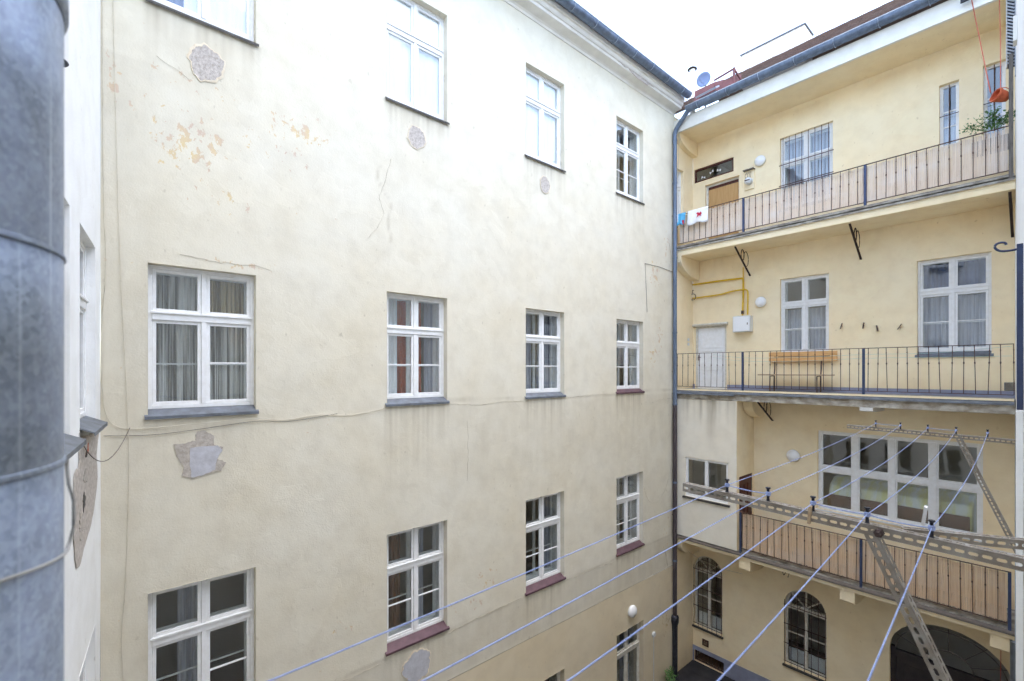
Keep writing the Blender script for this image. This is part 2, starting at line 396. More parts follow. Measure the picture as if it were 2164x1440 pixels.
# ------------------------------------------------------------------ windows
PANES = {}
def curtain(parent, mat, x0, x1, z0, z1, y, folds=9, amp=0.02, name='curtain'):
    n = max(12, folds * 8); xs = [x0 + (x1 - x0) * i / n for i in range(n + 1)]
    ph = random.random() * 6; mb = MB()
    for z in (z0, z1):
        for i, x in enumerate(xs):
            a = amp * (1.0 if z == z0 else 0.6)
            mb.v.append((x, y + a * math.sin(2 * math.pi * folds * i / n + ph) + a * .5 * math.sin(2 * math.pi * folds * .37 * i / n + ph * 2), z))
    mb.f = [(i, i + 1, n + 2 + i, n + 1 + i) for i in range(n)]
    return mb.build(name, mat, parent, smooth=True)
def window(parent, u, z0, w_, h, y, mat='white_paint', bars=(True, True), tr=0.62, inner=True, sill=None, sillm='sill_grey', deep=0.24, label=None, rev=None):
    f = MB(); o = 0.05; rev = y if rev is None else rev
    f.frame(0, w_, 0, h, o, 0, 0.07)
    zt = h * tr; cx = w_ / 2
    f.box(o, w_ - o, -0.012, 0.066, zt, zt + 0.11)                      # transom
    f.box(o * .6, w_ - o * .6, -0.03, -0.013, zt + 0.085, zt + 0.112)   # drip moulding
    f.box(cx - .03, cx + .03, -0.008, 0.062, o, zt)
    f.box(cx - .03, cx + .03, -0.008, 0.062, zt + .11, h - o)
    wn = f.build('window', mat, parent, (u, y, z0), bevel=0.004)
    cells = [(o, cx - .03, o, zt, bars[0]), (cx + .03, w_ - o, o, zt, bars[1]), (o, cx - .03, zt + .11, h - o, False), (cx + .03, w_ - o, zt + .11, h - o, False)]
    for k, (a, b, c, d, bar) in enumerate(cells):
        s_ = MB().frame(a + .002, b - .002, c + .002, d - .002, 0.042, 0.010, 0.052)
        if bar: s_.box(a + .044, b - .044, 0.016, 0.046, (c + d) / 2 - .011, (c + d) / 2 + .011)
        sash = s_.build('sash', mat, wn, bevel=0.003)
        MB().box(a + .040, b - .040, 0.028, 0.032, c + .040, d - .040).build('pane', 'glass', wn)
    if inner:
        l = MB(); t_ = .018; dy = 0.071 + deep
        l.box(0.004, t_, .071, dy, 0, h); l.box(w_ - t_, w_ - .004, .071, dy, 0, h); l.box(t_, w_ - t_, .071, dy, 0.0, t_); l.box(t_, w_ - t_, .071, dy, h - t_, h - .002)
        l.build('lining', mat, wn)
        q = MB(); q.frame(t_ + .002, w_ - t_ - .002, t_ + .002, h - t_ - .002, .055, dy - .05, dy - .008)
        q.box(.075, w_ - .075, dy - .052, dy - .010, zt + .01, zt + .09)
        q.box(cx - .035, cx + .035, dy - .048, dy - .012, .075, zt + .01); q.box(cx - .035, cx + .035, dy - .048, dy - .012, zt + .09, h - .075)
        q.box(.075, cx - .035, dy - .04, dy - .02, zt * .5, zt * .5 + .02); q.box(cx + .035, w_ - .075, dy - .04, dy - .02, zt * .5, zt * .5 + .02)
        q.build('inner_frame', mat, wn)
    if sill is not None:                                                # sloped sheet-metal sill, drip edge to the front
        s_ = MB(); p = sill; ys = -rev - p
        s_.prism_x([(ys, -.125), (ys, -.085), (0.0, -.002), (0.0, -.014), (ys + .006, -.097)], -.035 if p < .06 else .0, w_ + (.035 if p < .06 else .0))
        s_.build('sill', sillm, wn, (0, 0, 0))
    if label: wn['label'] = label
    return wn

# ================================================================== LEFT FACADE
AU = [0.46 + 3.315 * k for k in range(4)]; WW = 1.25
rows = {'top': (4.80, 6.87), 'mid': (-0.58, 1.40), 'low': (-4.95, -2.88), 'ground': (-9.2, -7.13)}
opsA = [(u, u + WW, a, b) for u in AU for a, b in rows.values()]
faA = thing('apartment_building', 'long cream apartment building with flaking plaster and four columns of white windows', 'building', FA)
def smooth(x, a, b):
    t_ = np.clip((x - a) / (b - a), 0, 1); return t_ * t_ * (3 - 2 * t_)
def dirtA(u, z):
    d = np.zeros_like(u)
    for ua in AU:
        for nm, (za, zb) in rows.items():
            ins = smooth(u, ua - .12, ua + .02) * (1 - smooth(u, ua + WW - .02, ua + WW + .12))
            dz = za - .06 - z
            L, k = {'top': (.35, .9), 'mid': (.8, .9 if ua > 1 else .3), 'low': (.9, .85), 'ground': (.3, .3)}[nm]
            wv = .55 + .45 * np.sin(u * 17 + ua * 3) * np.sin(u * 41 + 1)
            d = np.maximum(d, ins * (dz > -.02) * np.exp(-np.clip(dz, 0, 9) / L) * k * wv)
    d = np.maximum(d, .50 * np.exp(-((z + .62 + .05 * np.sin(u * .9)) / .035) ** 2) * (u > 4.9) * (.6 + .4 * np.sin(u * 5)))   # crack line at sill height
    d = np.maximum(d, .55 * np.exp(-((z + 5.05 + .02 * np.sin(u * 2)) / .03) ** 2) * (u > 3))
    d = np.maximum(d, .18 * np.exp(-((z - 4.72 + .02 * np.sin(u * 3)) / .025) ** 2) * (.5 + .5 * np.sin(u * 7)))
    band = smooth(z, -2.6, -2.0) * (1 - smooth(z, -.75, -.62)); d = np.maximum(d, .20 * band * smooth(u, 3.0, 6.0))
    band = smooth(z, -6.0, -5.9) * (1 - smooth(z, -5.1, -5.0)); d = np.maximum(d, .26 * band)
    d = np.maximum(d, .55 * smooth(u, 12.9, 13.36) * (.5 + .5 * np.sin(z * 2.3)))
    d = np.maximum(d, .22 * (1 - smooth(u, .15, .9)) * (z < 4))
    cx = 3.72 + .12 * np.sin(z * 3) + .05 * np.sin(z * 9)                # hairline crack
    d = np.maximum(d, .5 * np.exp(-((u - cx) / .02) ** 2) * (z > 2.2) * (z < 3.6))
    return d
def flakeA(u, z):
    f = np.zeros_like(u)
    for a, b, ra, rb, k in ((.9, 3.15, .55, .5, 1.0), (2.35, 3.75, .5, .28, .95), (.12, 3.62, .10, .35, .95), (1.3, 2.5, .7, .45, .55), (1.0, 3.9, .6, .3, .6), (1.9, 3.3, .9, .5, .55), (.16, 1.5, .1, .3, .7),
                            (12.3, 2.9, .45, .45, .9), (12.5, 1.0, .3, .6, .85), (12.2, .5, .4, .5, .8), (12.9, 3.8, .25, .5, .8), (1.5, 1.55, .6, .12, .8), (6.0, -4.3, .35, .3, .85), (5.7, -4.7, .5, .2, .7),
                            (3.0, -4.2, .4, .3, .55), (2.5, -.85, .4, .15, .6), (12.8, -7.6, .5, .7, .8), (8.2, -6.9, .3, .3, .3), (12.9, -5, .3, 1.2, .6)):
        f = np.maximum(f, k * np.exp(-((u - a) / ra) ** 2 - ((z - b) / rb) ** 2))
    return f
wall(faA, 'wall', 'plaster_cream', 0.0, 13.36, -6.0, 8.2, [o for o in opsA if o[3] > -6], 0.14, 0.05, fields={'dirt': dirtA, 'flake': flakeA})
wall(faA, 'lower_wall', 'plaster_lower', 0.0, 13.36, GZ, -6.0, [o for o in opsA if o[3] < -6], 0.15, 0.08, y=-0.012, fields={'dirt': lambda u, z: .5 * (1 - smooth(z, GZ, GZ + .8)), 'flake': flakeA})
# cornice: cove, bed mould, fascia
MB().prism_x([(0.05, 7.90), (-.015, 7.90), (-.03, 7.95), (-.06, 7.98), (-.25, 8.02), (-.26, 8.08), (-.29, 8.085), (-.31, 8.11), (-.315, 8.17), (-.36, 8.18), (-.37, 8.29), (0.05, 8.40)], -.3, 13.34).build('cornice', 'fascia_white', faA)
def half_gutter(parent, x0, x1, y, z, r, clips, mat='zinc'):
    n = 12; pr = [(y + r * math.cos(t), z + r * math.sin(t)) for t in [math.pi + math.pi * i / n for i in range(n + 1)]]
    pi = [(y + (r - .006) * math.cos(t), z + (r - .006) * math.sin(t)) for t in [2 * math.pi - math.pi * i / n for i in range(n + 1)]]
    go = MB().prism_x(pr + pi, x0, x1).build('gutter', mat, parent)
    MB().tube([(x0, y - r, z), (x1, y - r, z)], .012, 6).build('gutter_bead', 'zinc_light', go)
    MB().box(x0, x1, y + r + .002, y + r + .02, z - .03, z + .05).build('flashing', 'zinc_light', go)
    x = x0 + .35; m = None
    while x < x1 - .1:
        if m is None:
            q = MB(); rr = r + .006
            for i in range(n):
                a, b = math.pi + math.pi * i / n, math.pi + math.pi * (i + 1) / n
                q.bar((0, rr * math.cos(a), rr * math.sin(a)), (0, rr * math.cos(b), rr * math.sin(b)), .03, .005, (1, 0, 0))
            q.box(-.015, .015, -rr, rr, -.002, .004)
            m = q.mesh('gutter_clip', 'zinc_light')
        c_ = bpy.data.objects.new('gutter_clip', m); COL.objects.link(c_); c_.parent = go; c_.location = (x, y, z)
        x += clips
    return go
half_gutter(faA, -.3, 13.30, -.50, 8.33, .115, .8)
MB().quad((-.3, -.42, 8.42), (13.5, -.42, 8.42), (13.5, 6, 11.4), (-.3, 6, 11.4)).build('roof', 'roof_tile', faA)
# rooms behind the windows
def rooms(parent, x0, x1, y0, y1, levels):
    for a, b in levels:
        q = MB()
        q.quad((x0, y1, a), (x1, y1, a), (x1, y1, b), (x0, y1, b)); q.quad((x0, y0, a), (x0, y1, a), (x0, y1, b), (x0, y0, b)); q.quad((x1, y1, a), (x1, y0, a), (x1, y0, b), (x1, y1, b))
        q.quad((x0, y0, b), (x0, y1, b), (x1, y1, b), (x1, y0, b))
        q.build('room_wall', 'room_wall', parent)
        MB().quad((x0, y0, a), (x1, y0, a), (x1, y1, a), (x0, y1, a)).build('room_floor', 'room_floor', parent)
rooms(faA, .0, 13.36, .13, 3.6, [(3.9, 7.5), (-1.5, 3.0), (-5.9, -2.2), (-9.42, -6.6)])
for k, ua in enumerate(AU):
    nth = ('first', 'second', 'third', 'fourth')[k]
    for nm, (za, zb) in rows.items():
        if nm == 'ground' and k < 2: continue
        h = zb - za
        sm = {'top': 'sill_dark', 'mid': 'sill_grey' if k < 3 else 'sill_red', 'low': 'sill_red', 'ground': 'sill_grey'}[nm]
        bars = {'top': (False, False) if k < 3 else (True, True), 'mid': (k > 0, True), 'low': (k > 0, True), 'ground': (False, False)}[nm]
        za += .075; h -= .075
        wn = window(faA, ua, za, WW, h, .12, 'white_paint' if nm != 'ground' else 'old_white_paint', bars, inner=not (nm == 'top' and k < 3), sill=.035, sillm=sm)
        yc = .335
        if nm == 'top':
            if k < 3:
                curtain(wn, 'curtain_white', .06, WW - .06, .05, h - .05, .078, 8, .006)
                if k == 0: curtain(wn, 'curtain_blue', .12, .40, .1, h - .2, .062, 3, .005)
            else: curtain(wn, 'curtain_white', .02, .42, h * .64, h - .05, .18, 4, .01)
        elif nm == 'mid':
            if k == 0:
                curtain(wn, 'curtain_grey', .05, WW - .04, .03, h * .66, yc, 17, .028); curtain(wn, 'curtain_tan', .62, WW - .02, h * .66, h - .02, yc, 11, .022); curtain(wn, 'curtain_grey', .03, .62, h * .66, h - .02, yc, 7, .022)
            elif k == 1:
                curtain(wn, 'curtain_white', .02, .42, .03, h - .02, yc, 5, .03); curtain(wn, 'curtain_orange', .46, 1.0, .03, h - .02, yc + .1, 5, .03); curtain(wn, 'curtain_lace', 1.0, 1.22, .03, h - .02, yc, 4, .03)
            elif k == 2:
                curtain(wn, 'curtain_lace', .02, .55, .03, h - .02, yc, 6, .03); curtain(wn, 'curtain_lace', .8, 1.22, .03, h - .02, yc, 6, .03)
            else: curtain(wn, 'curtain_lace', .02, 1.2, h * .35, h - .02, yc, 10, .03)
        elif nm == 'low':
            if k == 0: curtain(wn, 'curtain_lace', .35, .62, .03, h - .02, yc, 4, .03)
            elif k == 1: curtain(wn, 'curtain_brown', .02, .5, .03, h - .02, yc, 6, .03); curtain(wn, 'curtain_lace', .75, 1.0, .03, h - .02, yc, 3, .03)
            elif k == 2: curtain(wn, 'curtain_lace', 1.05, 1.24, .03, h - .02, yc, 3, .03)
            else: curtain(wn, 'curtain_lace', .02, .35, h * .3, h - .02, yc, 4, .03); curtain(wn, 'curtain_lace', .9, 1.2, .03, h - .02, yc, 4, .03)
        else: curtain(wn, 'curtain_lace', .7, 1.2, .03, h * .6, yc, 5, .03)
MB().lathe([(.0, -.025), (.018, -.02), (.026, 0), (.018, .02), (0, .025)], 12).build('light_bulb', 'bulb_glow', faA, (1.62, .62, .50), smooth=True)

# bare patches where plaster has been knocked off
def patch(parent, name, mat, u, z, ru, rz, y=-.004, n=96, jag=.12, skew=0.0, th=.004, label=None, seed=0):
    rs = random.Random(seed); ph = [rs.random() * 6.28 for _ in range(6)]
    pts = []
    for i in range(n):
        a = -2 * math.pi * i / n
        k = 1 + jag * (math.sin(3 * a + ph[0]) * .5 + math.sin(5 * a + ph[1]) * .4 + math.sin(9 * a + ph[2]) * .35 + math.sin(14 * a + ph[3]) * .25) + rs.uniform(-.02, .02) + .015 * math.sin(23 * a + ph[4])
        x, q = ru * k * math.cos(a), rz * k * math.sin(a)
        pts.append((x + skew * q, q))
    o = MB().prism_y(pts, -th, 0).build(name, mat, parent, (u, y, z))
    if label: o['label'] = label
    return o
def broken_rim(parent, mat, u, z, ru, rz, jag, skew, seed, n=96):
    rs = random.Random(seed); ph = [rs.random() * 6.28 for _ in range(6)]; q = MB()
    for i in range(n):
        a = 2 * math.pi * i / n
        k = 1 + jag * (math.sin(3 * a + ph[0]) * .5 + math.sin(5 * a + ph[1]) * .4 + math.sin(9 * a + ph[2]) * .35 + math.sin(14 * a + ph[3]) * .25) + .015 * math.sin(23 * a + ph[4]) + rs.uniform(-.012, .012)
        wd = .10 + .05 * math.sin(2 * a + ph[5]) + rs.uniform(-.015, .015)
        for f_, y in ((1 + wd, -.0042), (1.03, -.010), (.985, -.0095), (.965, -.004)):
            x, w_ = ru * k * f_ * math.cos(a), rz * k * f_ * math.sin(a); q.v.append((x + skew * w_, y + rs.uniform(-.001, .001), w_))
    for i in range(n):
        a, b = i * 4, ((i + 1) % n) * 4
        for j in range(3): q.f.append((a + j, a + j + 1, b + j + 1, b + j))
    q.build('plaster_rim', mat, parent, (u, 0, z))
broken_rim(faA, 'ochre_ring', 1.10, 4.24, .195, .24, .1, .1, 1)
patch(faA, 'plaster_patch', 'bare_plaster', 1.10, 4.24, .195, .24, -.0045, seed=1, jag=.1, skew=.1)
broken_rim(faA, 'ochre_ring', 4.36, 4.29, .175, .20, .07, 0, 3)
patch(faA, 'plaster_patch', 'bare_plaster', 4.36, 4.29, .175, .20, -.0045, seed=3, jag=.07)
broken_rim(faA, 'ochre_ring', 7.69, 4.29, .15, .19, .07, 0, 4)
patch(faA, 'plaster_patch', 'bare_plaster', 7.69, 4.29, .15, .19, -.0045, seed=4, jag=.07)
def ragged(parent, name, mat, pts, y, amp, seed):
    rs = random.Random(seed); P = []
    for i, (x, z_) in enumerate(pts):
        x1, z1 = pts[(i + 1) % len(pts)]
        for k in range(5): P.append((x + (x1 - x) * k / 5 + rs.uniform(-amp, amp), z_ + (z1 - z_) * k / 5 + rs.uniform(-amp, amp)))
    MB().prism_y(P, y, y + .005).build(name, mat, parent)
ragged(faA, 'plaster_patch', 'brown_mortar', [(0.727, -0.982), (0.845, -0.976), (0.966, -0.95), (0.985, -0.838), (1.081, -0.823), (1.188, -0.902), (1.179, -1.029), (1.298, -1.076), (1.258, -1.154), (1.218, -1.219), (1.329, -1.292), (1.278, -1.402), (1.179, -1.411), (1.062, -1.441), (0.929, -1.466), (0.817, -1.416), (0.845, -1.285), (0.79, -1.211), (0.763, -1.141)], -.0075, .007, 5)
ragged(faA, 'cement_patch', 'cement_patch', [(0.91, -1.046), (1.062, -1.039), (1.228, -1.045), (1.288, -1.11), (1.218, -1.242), (1.198, -1.379), (1.062, -1.429), (0.929, -1.45), (0.906, -1.294)], -.0115, .005, 6)
broken_rim(faA, 'ochre_ring', 4.37, -5.43, .28, .27, .1, 0, 6)
patch(faA, 'plaster_patch', 'cement_patch', 4.37, -5.43, .28, .27, -.007, seed=6, jag=.1)
for x, q, a, b, s_ in ((11.2, 8.19, .5, .08, 21), (11.6, 8.30, .35, .07, 22), (10.4, 8.24, .3, .05, 23)):
    MB().prism_y([(a * (1 + .25 * math.sin(i * 2.1 + s_)) * math.cos(-i * .524), b * (1 + .3 * math.sin(i * 3.3 + s_)) * math.sin(-i * .524)) for i in range(12)], -.01, 0).build('crumbled_plaster', 'bare_plaster', faA, (x, -.262, q - .13), (R(0), 0, 0))

# cracks in the render: thin jagged strips
def crack(parent, pts, w_=.007, seed=0, y=-.0075):
    rs = random.Random(seed); P = []
    for (a, b), (c_, d_) in zip(pts[:-1], pts[1:]):
        n = max(2, int(math.hypot(c_ - a, d_ - b) / .06))
        for i in range(n): P.append((a + (c_ - a) * i / n + rs.uniform(-.012, .012), b + (d_ - b) * i / n + rs.uniform(-.012, .012)))
    P.append(pts[-1]); mb = MB(); n = len(P)
    for i, (x, q) in enumerate(P):
        (x0, q0), (x1, q1) = P[max(i - 1, 0)], P[min(i + 1, n - 1)]; L_ = max(1e-4, math.hypot(x1 - x0, q1 - q0)); nx, nz = -(q1 - q0) / L_, (x1 - x0) / L_
        k = w_ * .2 * rs.uniform(.12, 1.0) * (1 if rs.random() > .15 else 2.2)
        mb.v += [(x - nx * k, y, q - nz * k), (x + nx * k, y, q + nz * k), (x - nx * k, y + .004, q - nz * k), (x + nx * k, y + .004, q + nz * k)]
    for i in range(n - 1):
        a = i * 4; mb.f += [(a, a + 4, a + 5, a + 1), (a, a + 2, a + 6, a + 4), (a + 1, a + 5, a + 7, a + 3)]
    mb.build('crack', 'crack', parent)
crack(faA, [(5.05, -.64), (5.8, -.70), (6.4, -.66), (7.0, -.66)], .014, 1); crack(faA, [(8.36, -.66), (9.2, -.62), (10.3, -.62)], .012, 2); crack(faA, [(12.0, -.95), (12.7, -.85), (13.3, -.86)], .012, 3)
crack(faA, [(5.05, -5.08), (5.6, -5.04), (6.3, -5.02), (6.95, -5.0)], .02, 4); crack(faA, [(8.4, -5.05), (9.3, -5.06), (10.3, -5.10)], .018, 5); crack(faA, [(2.6, -5.10), (3.2, -5.12), (3.62, -5.09)], .016, 6)
crack(faA, [(3.85, 3.75), (3.74, 3.3), (3.62, 3.05), (3.72, 2.75), (3.58, 2.45), (3.4, 2.25)], .010, 7)
crack(faA, [(.8, 1.56), (1.2, 1.52), (1.7, 1.54), (1.9, 1.50)], .012, 11); crack(faA, [(.55, 4.10), (.75, 4.02), (.9, 3.94)], .010, 12); crack(faA, [(5.5, -2.2), (5.52, -1.6), (5.5, -1.0)], .004, 14)
crack(faA, [(12.8, -5.4), (12.95, -5.9), (13.05, -6.3), (12.9, -6.6)], .03, 15); crack(faA, [(13.05, 3.9), (13.15, 3.6), (13.1, 3.2)], .03, 16)

# cables on the left facade
def cable(name, pts, r, mat, fr, label, cat='cable', group=None, n=6, base=None):
    b = Vector(base or pts[0]); o = MB().tube([Vector(p) - b for p in pts], r, n).build(name, mat, None, fr.p(*b), (0, 0, fr.a), smooth=True)
    return tag(o, label, cat, group)
def smoothpath(pts, k=6):
    P = [Vector(p) for p in pts]; out = []
    for i in range(len(P) - 1):
        p0, p1, p2, p3 = P[max(i - 1, 0)], P[i], P[i + 1], P[min(i + 2, len(P) - 1)]
        for j in range(k):
            t = j / k
            out.append(0.5 * ((2 * p1) + (p2 - p0) * t + (2 * p0 - 5 * p1 + 4 * p2 - p3) * t * t + (3 * p1 - p0 - 3 * p2 + p3) * t ** 3))
    return out + [P[-1]]
cable('cable', smoothpath([(.12, -.012, 7.9), (.115, -.012, 5.2), (.13, -.012, 3.9), (.15, -.012, 2.86), (.19, -.012, 1.2), (.25, -.012, -.3), (.27, -.012, -1.3), (.24, -.012, -2.6), (.20, -.012, -3.4), (.22, -.012, -4.4), (.21, -.02, -9.2)]), .0033, 'cable_beige', FA, 'thin beige cable hanging down the cream wall beside the leftmost window column')
cable('cable', smoothpath([(.012, -.012, 7.9), (.02, -.012, 4.0), (.03, -.012, 2.2), (.05, -.012, 1.3), (.01, -.012, .5), (-.01 + .03, -.012, -.2), (.05, -.012, -.52), (.16, -.012, -.70), (.45, -.014, -.74), (1.0, -.03, -.72), (1.75, -.03, -.70), (2.1, -.012, -.75), (2.6, -.012, -.70), (3.1, -.012, -.74), (3.72, -.012, -.66)]), .0045, 'cable_beige', FA, 'beige cable running down the corner then along under the window sills')
cable('cable', smoothpath([(.03, -.01, -.80), (.5, -.01, -.83), (1.0, -.012, -.80), (1.7, -.012, -.74), (2.2, -.012, -.77), (2.9, -.012, -.70)]), .0035, 'cable_dark', FA, 'dark cable sagging just below the leftmost grey window sill')
cable('cable', [(11.85, -.01, 1.70), (11.80, -.01, 2.4), (11.74, -.01, 3.09), (12.5, -.01, 3.10), (13.3, -.01, 3.05)], .006, 'cable_dark', FA, 'thin dark cable bent at a right angle near the downpipe, above the fourth window')
cable('cable', smoothpath([(11.66, -.01, -3.3), (11.9, -.02, -3.75), (12.3, -.02, -3.85), (12.8, -.02, -3.6), (13.15, -.02, -2.9)]), .0033, 'cable_beige', FA, 'thin cable looping from the fourth lower window towards the downpipe')

# round lamps
def lamp(fr, u, y, z, r, label, rot=0.0, grp='round white wall lamps'):
    t_ = thing('wall_lamp', label, 'lamp', fr, (u, y, z), grp)
    MB().lathe([(0, 0), (r * .9, 0), (r * .92, -.03), (r * .8, -.035), (0, -.035)], 24, 'y').build('base', 'meter_white', t_, smooth=False)
    MB().lathe([(r * .95, -.036)] + [(r * math.cos(a), -.04 - r * .62 * math.sin(a)) for a in [i * math.pi / 16 for i in range(9)]], 24, 'y').build('shade', 'lamp_white', t_, smooth=True)
    return t_
lamp(FA, 11.06, -.012, -6.67, .17, 'round white lamp on the long cream wall above the lowest window')
bell = thing('junction_box', 'small round white junction box with conduit low on the cream wall by the downpipe', 'junction box', FA, (12.17, -.012, -7.73))
MB().lathe([(0, -.05), (.06, -.05), (.075, -.035), (.08, 0)], 20, 'y').build('box', 'meter_white', bell, smooth=False)
MB().tube([(0, -.012, -.08), (0, -.012, -1.6)], .010, 8).build('conduit', 'meter_white', bell)

# ================================================================== GALLERIED WING
fB = thing('gallery_wing', 'yellow galleried wing with three access balconies across the end of the courtyard', 'building', FB)
D = 1.15; UB = 7.35
S3, S2, S1 = 3.80, -.57, -5.04                      # gallery floor levels
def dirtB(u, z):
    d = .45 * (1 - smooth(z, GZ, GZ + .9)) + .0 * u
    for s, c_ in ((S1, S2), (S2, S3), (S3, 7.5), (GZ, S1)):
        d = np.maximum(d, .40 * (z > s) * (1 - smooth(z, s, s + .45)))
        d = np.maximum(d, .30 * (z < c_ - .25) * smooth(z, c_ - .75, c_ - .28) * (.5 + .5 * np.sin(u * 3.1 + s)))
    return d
opsB = [(.41, 1.48, S3, 5.93), (.05, 1.31, 6.10, 6.54), (2.61, 3.89, 4.54, 6.60), (5.97, 6.30, 5.12, 6.55), (6.68, 7.02, 5.0, 6.65),
        (.086, 1.094, S2, 1.46), (2.61, 3.80, .42, 2.60), (5.58, 6.81, .36, 2.59), (3.54, 6.68, -3.70, -1.60),
        (.03, .97, -8.27, -5.93, -6.40), (2.72, 3.75, -8.26, -6.05, -6.56), (5.07, 7.15, GZ, -5.86, -6.75), (.05, 1.02, GZ + .02, -9.06)]
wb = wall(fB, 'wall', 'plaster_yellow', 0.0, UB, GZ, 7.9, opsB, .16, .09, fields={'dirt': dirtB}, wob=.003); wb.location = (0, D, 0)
# plinth strip on ground floor and skirting on the galleries
q = MB()
for a, b in ((0.0, .05), (1.02, 5.05)): q.box(a, b, D - .02, D - .004, GZ, -8.93)
q.box(.05, 1.02, D - .02, D - .004, -9.055, -8.93); q.build('plinth', 'plinth', fB)
for s, gaps in ((S2, ((0.0, .07), (1.12, UB))),):
    q = MB()
    for a, b in gaps: q.box(a, b, D - .012, D - .004, s, s + .14)
    q.build('skirting', 'plinth', fB)
# end wall of the recess (continues the long facade) with a narrow window on the top gallery
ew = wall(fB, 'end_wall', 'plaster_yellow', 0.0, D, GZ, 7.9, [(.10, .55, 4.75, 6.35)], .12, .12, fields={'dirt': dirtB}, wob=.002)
ew.rotation_euler = (0, 0, math.pi / 2); ew.location = (0, 0, 0)
wn = window(ew, .10, 4.75, .45, 1.6, .09, inner=False, bars=(False, False)); wn.parent = fB
wn.rotation_euler = (0, 0, math.pi / 2); wn.location = (-.09, .10, 4.75)
MB().quad((-1.5, -.1, 3.9), (-1.5, 1.2, 3.9), (-1.5, 1.2, 7), (-1.5, -.1, 7)).build('room_wall', 'room_wall', fB)
# gallery slabs
def slab(z, th, x0, x1, mat):
    MB().box(x0, x1, 0, D - .002, z - th, z - .05).build('gallery_slab', mat, fB, bevel=.01)
    MB().box(x0, x1, .03, D - .004, z - .049, z).build('gallery_floor', 'concrete', fB)
slab(S3, .27, .02, 7.2, 'plaster_yellow'); slab(S2, .28, .02, 7.2, 'stained_concrete'); slab(S1, .20, .02, 7.2, 'plaster_yellow')
for z, y_, m in ((S3, -.035, 'concrete'), (S2, -.06, 'sill_grey'), (S1, -.04, 'cable_dark')):
    e = MB(); zt = z - .055
    e.prism_x([(.03, zt + .03), (y_, zt - .005), (y_ - .004, zt - .045), (y_ + .006, zt - .045), (y_ + .012, zt - .012), (.0, zt + .01)], .03, 7.19)
    e.build('edge_flashing', m, fB)
MB().box(.03, 7.18, -.028, .028, S3 - .02, S3 + .035).build('edge_curb', 'concrete', fB)
MB().box(.03, 7.18, .0, .028, S2 - .024, S2 + .02).build('edge_curb', 'plaster_yellow', fB)
# eaves: soffit, white fascia, gutter and tiled roof
MB().box(.0, 7.6, .0, D + .4, 7.36, 7.44).build('soffit', 'plaster_yellow', fB)
MB().box(.0, 7.6, -.03, .05, 7.345, 7.74).build('fascia', 'fascia_white', fB, bevel=.008)
half_gutter(fB, .52, 7.6, -.17, 7.88, .135, .85)
# tiles: beaver-tail courses
pitch = math.atan2(11.40 - 7.98, 5.0); L = 5.0 / math.cos(pitch)
q = MB(); tw, tl = .18, .30; row = 0; s = 0.0
while s < L:
    x = -1.2 + (row % 2) * tw / 2
    while x < 8.6:
        a, b = s - .03, s + tl + .02; h = .018 + random.uniform(-.003, .006)
        pts = [(x + .003, a + .03), (x + tw * .3, a), (x + tw * .7, a), (x + tw - .003, a + .03), (x + tw - .003, b), (x + .003, b)]
        k = len(q.v)
        for dz in (h, 0):
            for (px, ps) in pts:
                lift = (h * (1 - (ps - a) / (b - a)) * 1.4 if dz else -.004)
                q.v.append((px, -.02 + ps * math.cos(pitch) - lift * math.sin(pitch), 7.98 + ps * math.sin(pitch) + lift * math.cos(pitch)))
        q.f.append(tuple(k + i for i in range(6))); q.f += [(k, k + 6, k + 7, k + 1), (k + 1, k + 7, k + 8, k + 2), (k + 2, k + 8, k + 9, k + 3)]
        x += tw
    s += tl * .62; row += 1
ro = q.build('roof_tiles', 'roof_tile', fB); ro['kind'] = 'stuff'
MB().quad((-1.2, .0, 7.95), (8.6, .0, 7.95), (8.6, 5, 11.37), (-1.2, 5, 11.37)).build('roof', 'roof_tile', fB)
MB().quad((-1.2, 5, 11.37), (8.6, 5, 11.37), (8.6, 10, 7.95), (-1.2, 10, 7.95)).build('roof', 'roof_tile', fB)
rooms(fB, .0, 7.6, D + .15, D + 3.6, [(S3, 7.3), (S2, 3.3), (S1, -1.2), (GZ + .01, -5.5)])

# windows of the wing
def wB(u, z0, w_, h, **kw): return window(fB, u, z0, w_, h, D + .09, rev=.09, **kw)
w3 = wB(2.61, 4.62, 1.28, 1.98, tr=.60, sill=.03, bars=(True, True)); curtain(w3, 'curtain_lace', .05, 1.23, .04, 1.94, .36, 10, .02)
gr = MB()
for i in range(8): gr.tube([(.09 + i * .157, -.115, -.02), (.09 + i * .157, -.115, 1.95)], .008, 6)
for z_ in (.62, 1.2): gr.bar((-.02, -.107, z_), (1.30, -.107, z_), .008, .022)
gr.build('window_grille', 'iron', w3)
for u, z0, w_, h in ((5.97, 5.12, .33, 1.43), (6.68, 5.0, .34, 1.65)):
    f_ = MB().frame(0, w_, 0, h, .06, 0, .06); f_.box(.06, w_ - .06, .01, .05, h * .56, h * .56 + .03); f_.box(.06, w_ - .06, .012, .05, h * .32, h * .32 + .025)
    o = f_.build('window', 'white_paint', fB, (u, D + .10, z0)); MB().box(.05, w_ - .05, .028, .032, .05, h - .05).build('pane', 'glass', o)
    curtain(o, 'curtain_lace', .04, w_ - .04, .04, h * .6, .14, 3, .01)
    b = MB().tube([(w_ / 2, -.06, .05), (w_ / 2, -.06, h - .03)], .010, 6); b.tube([(-.02, -.06, h * .50), (w_ + .02, -.06, h * .50)], .009, 6); b.build('window_grille', 'iron', o)
w21 = wB(2.61, .50, 1.19, 2.10, sill=.03); curtain(w21, 'curtain_lace', .04, 1.15, .04, 1.25, .34, 9, .02)
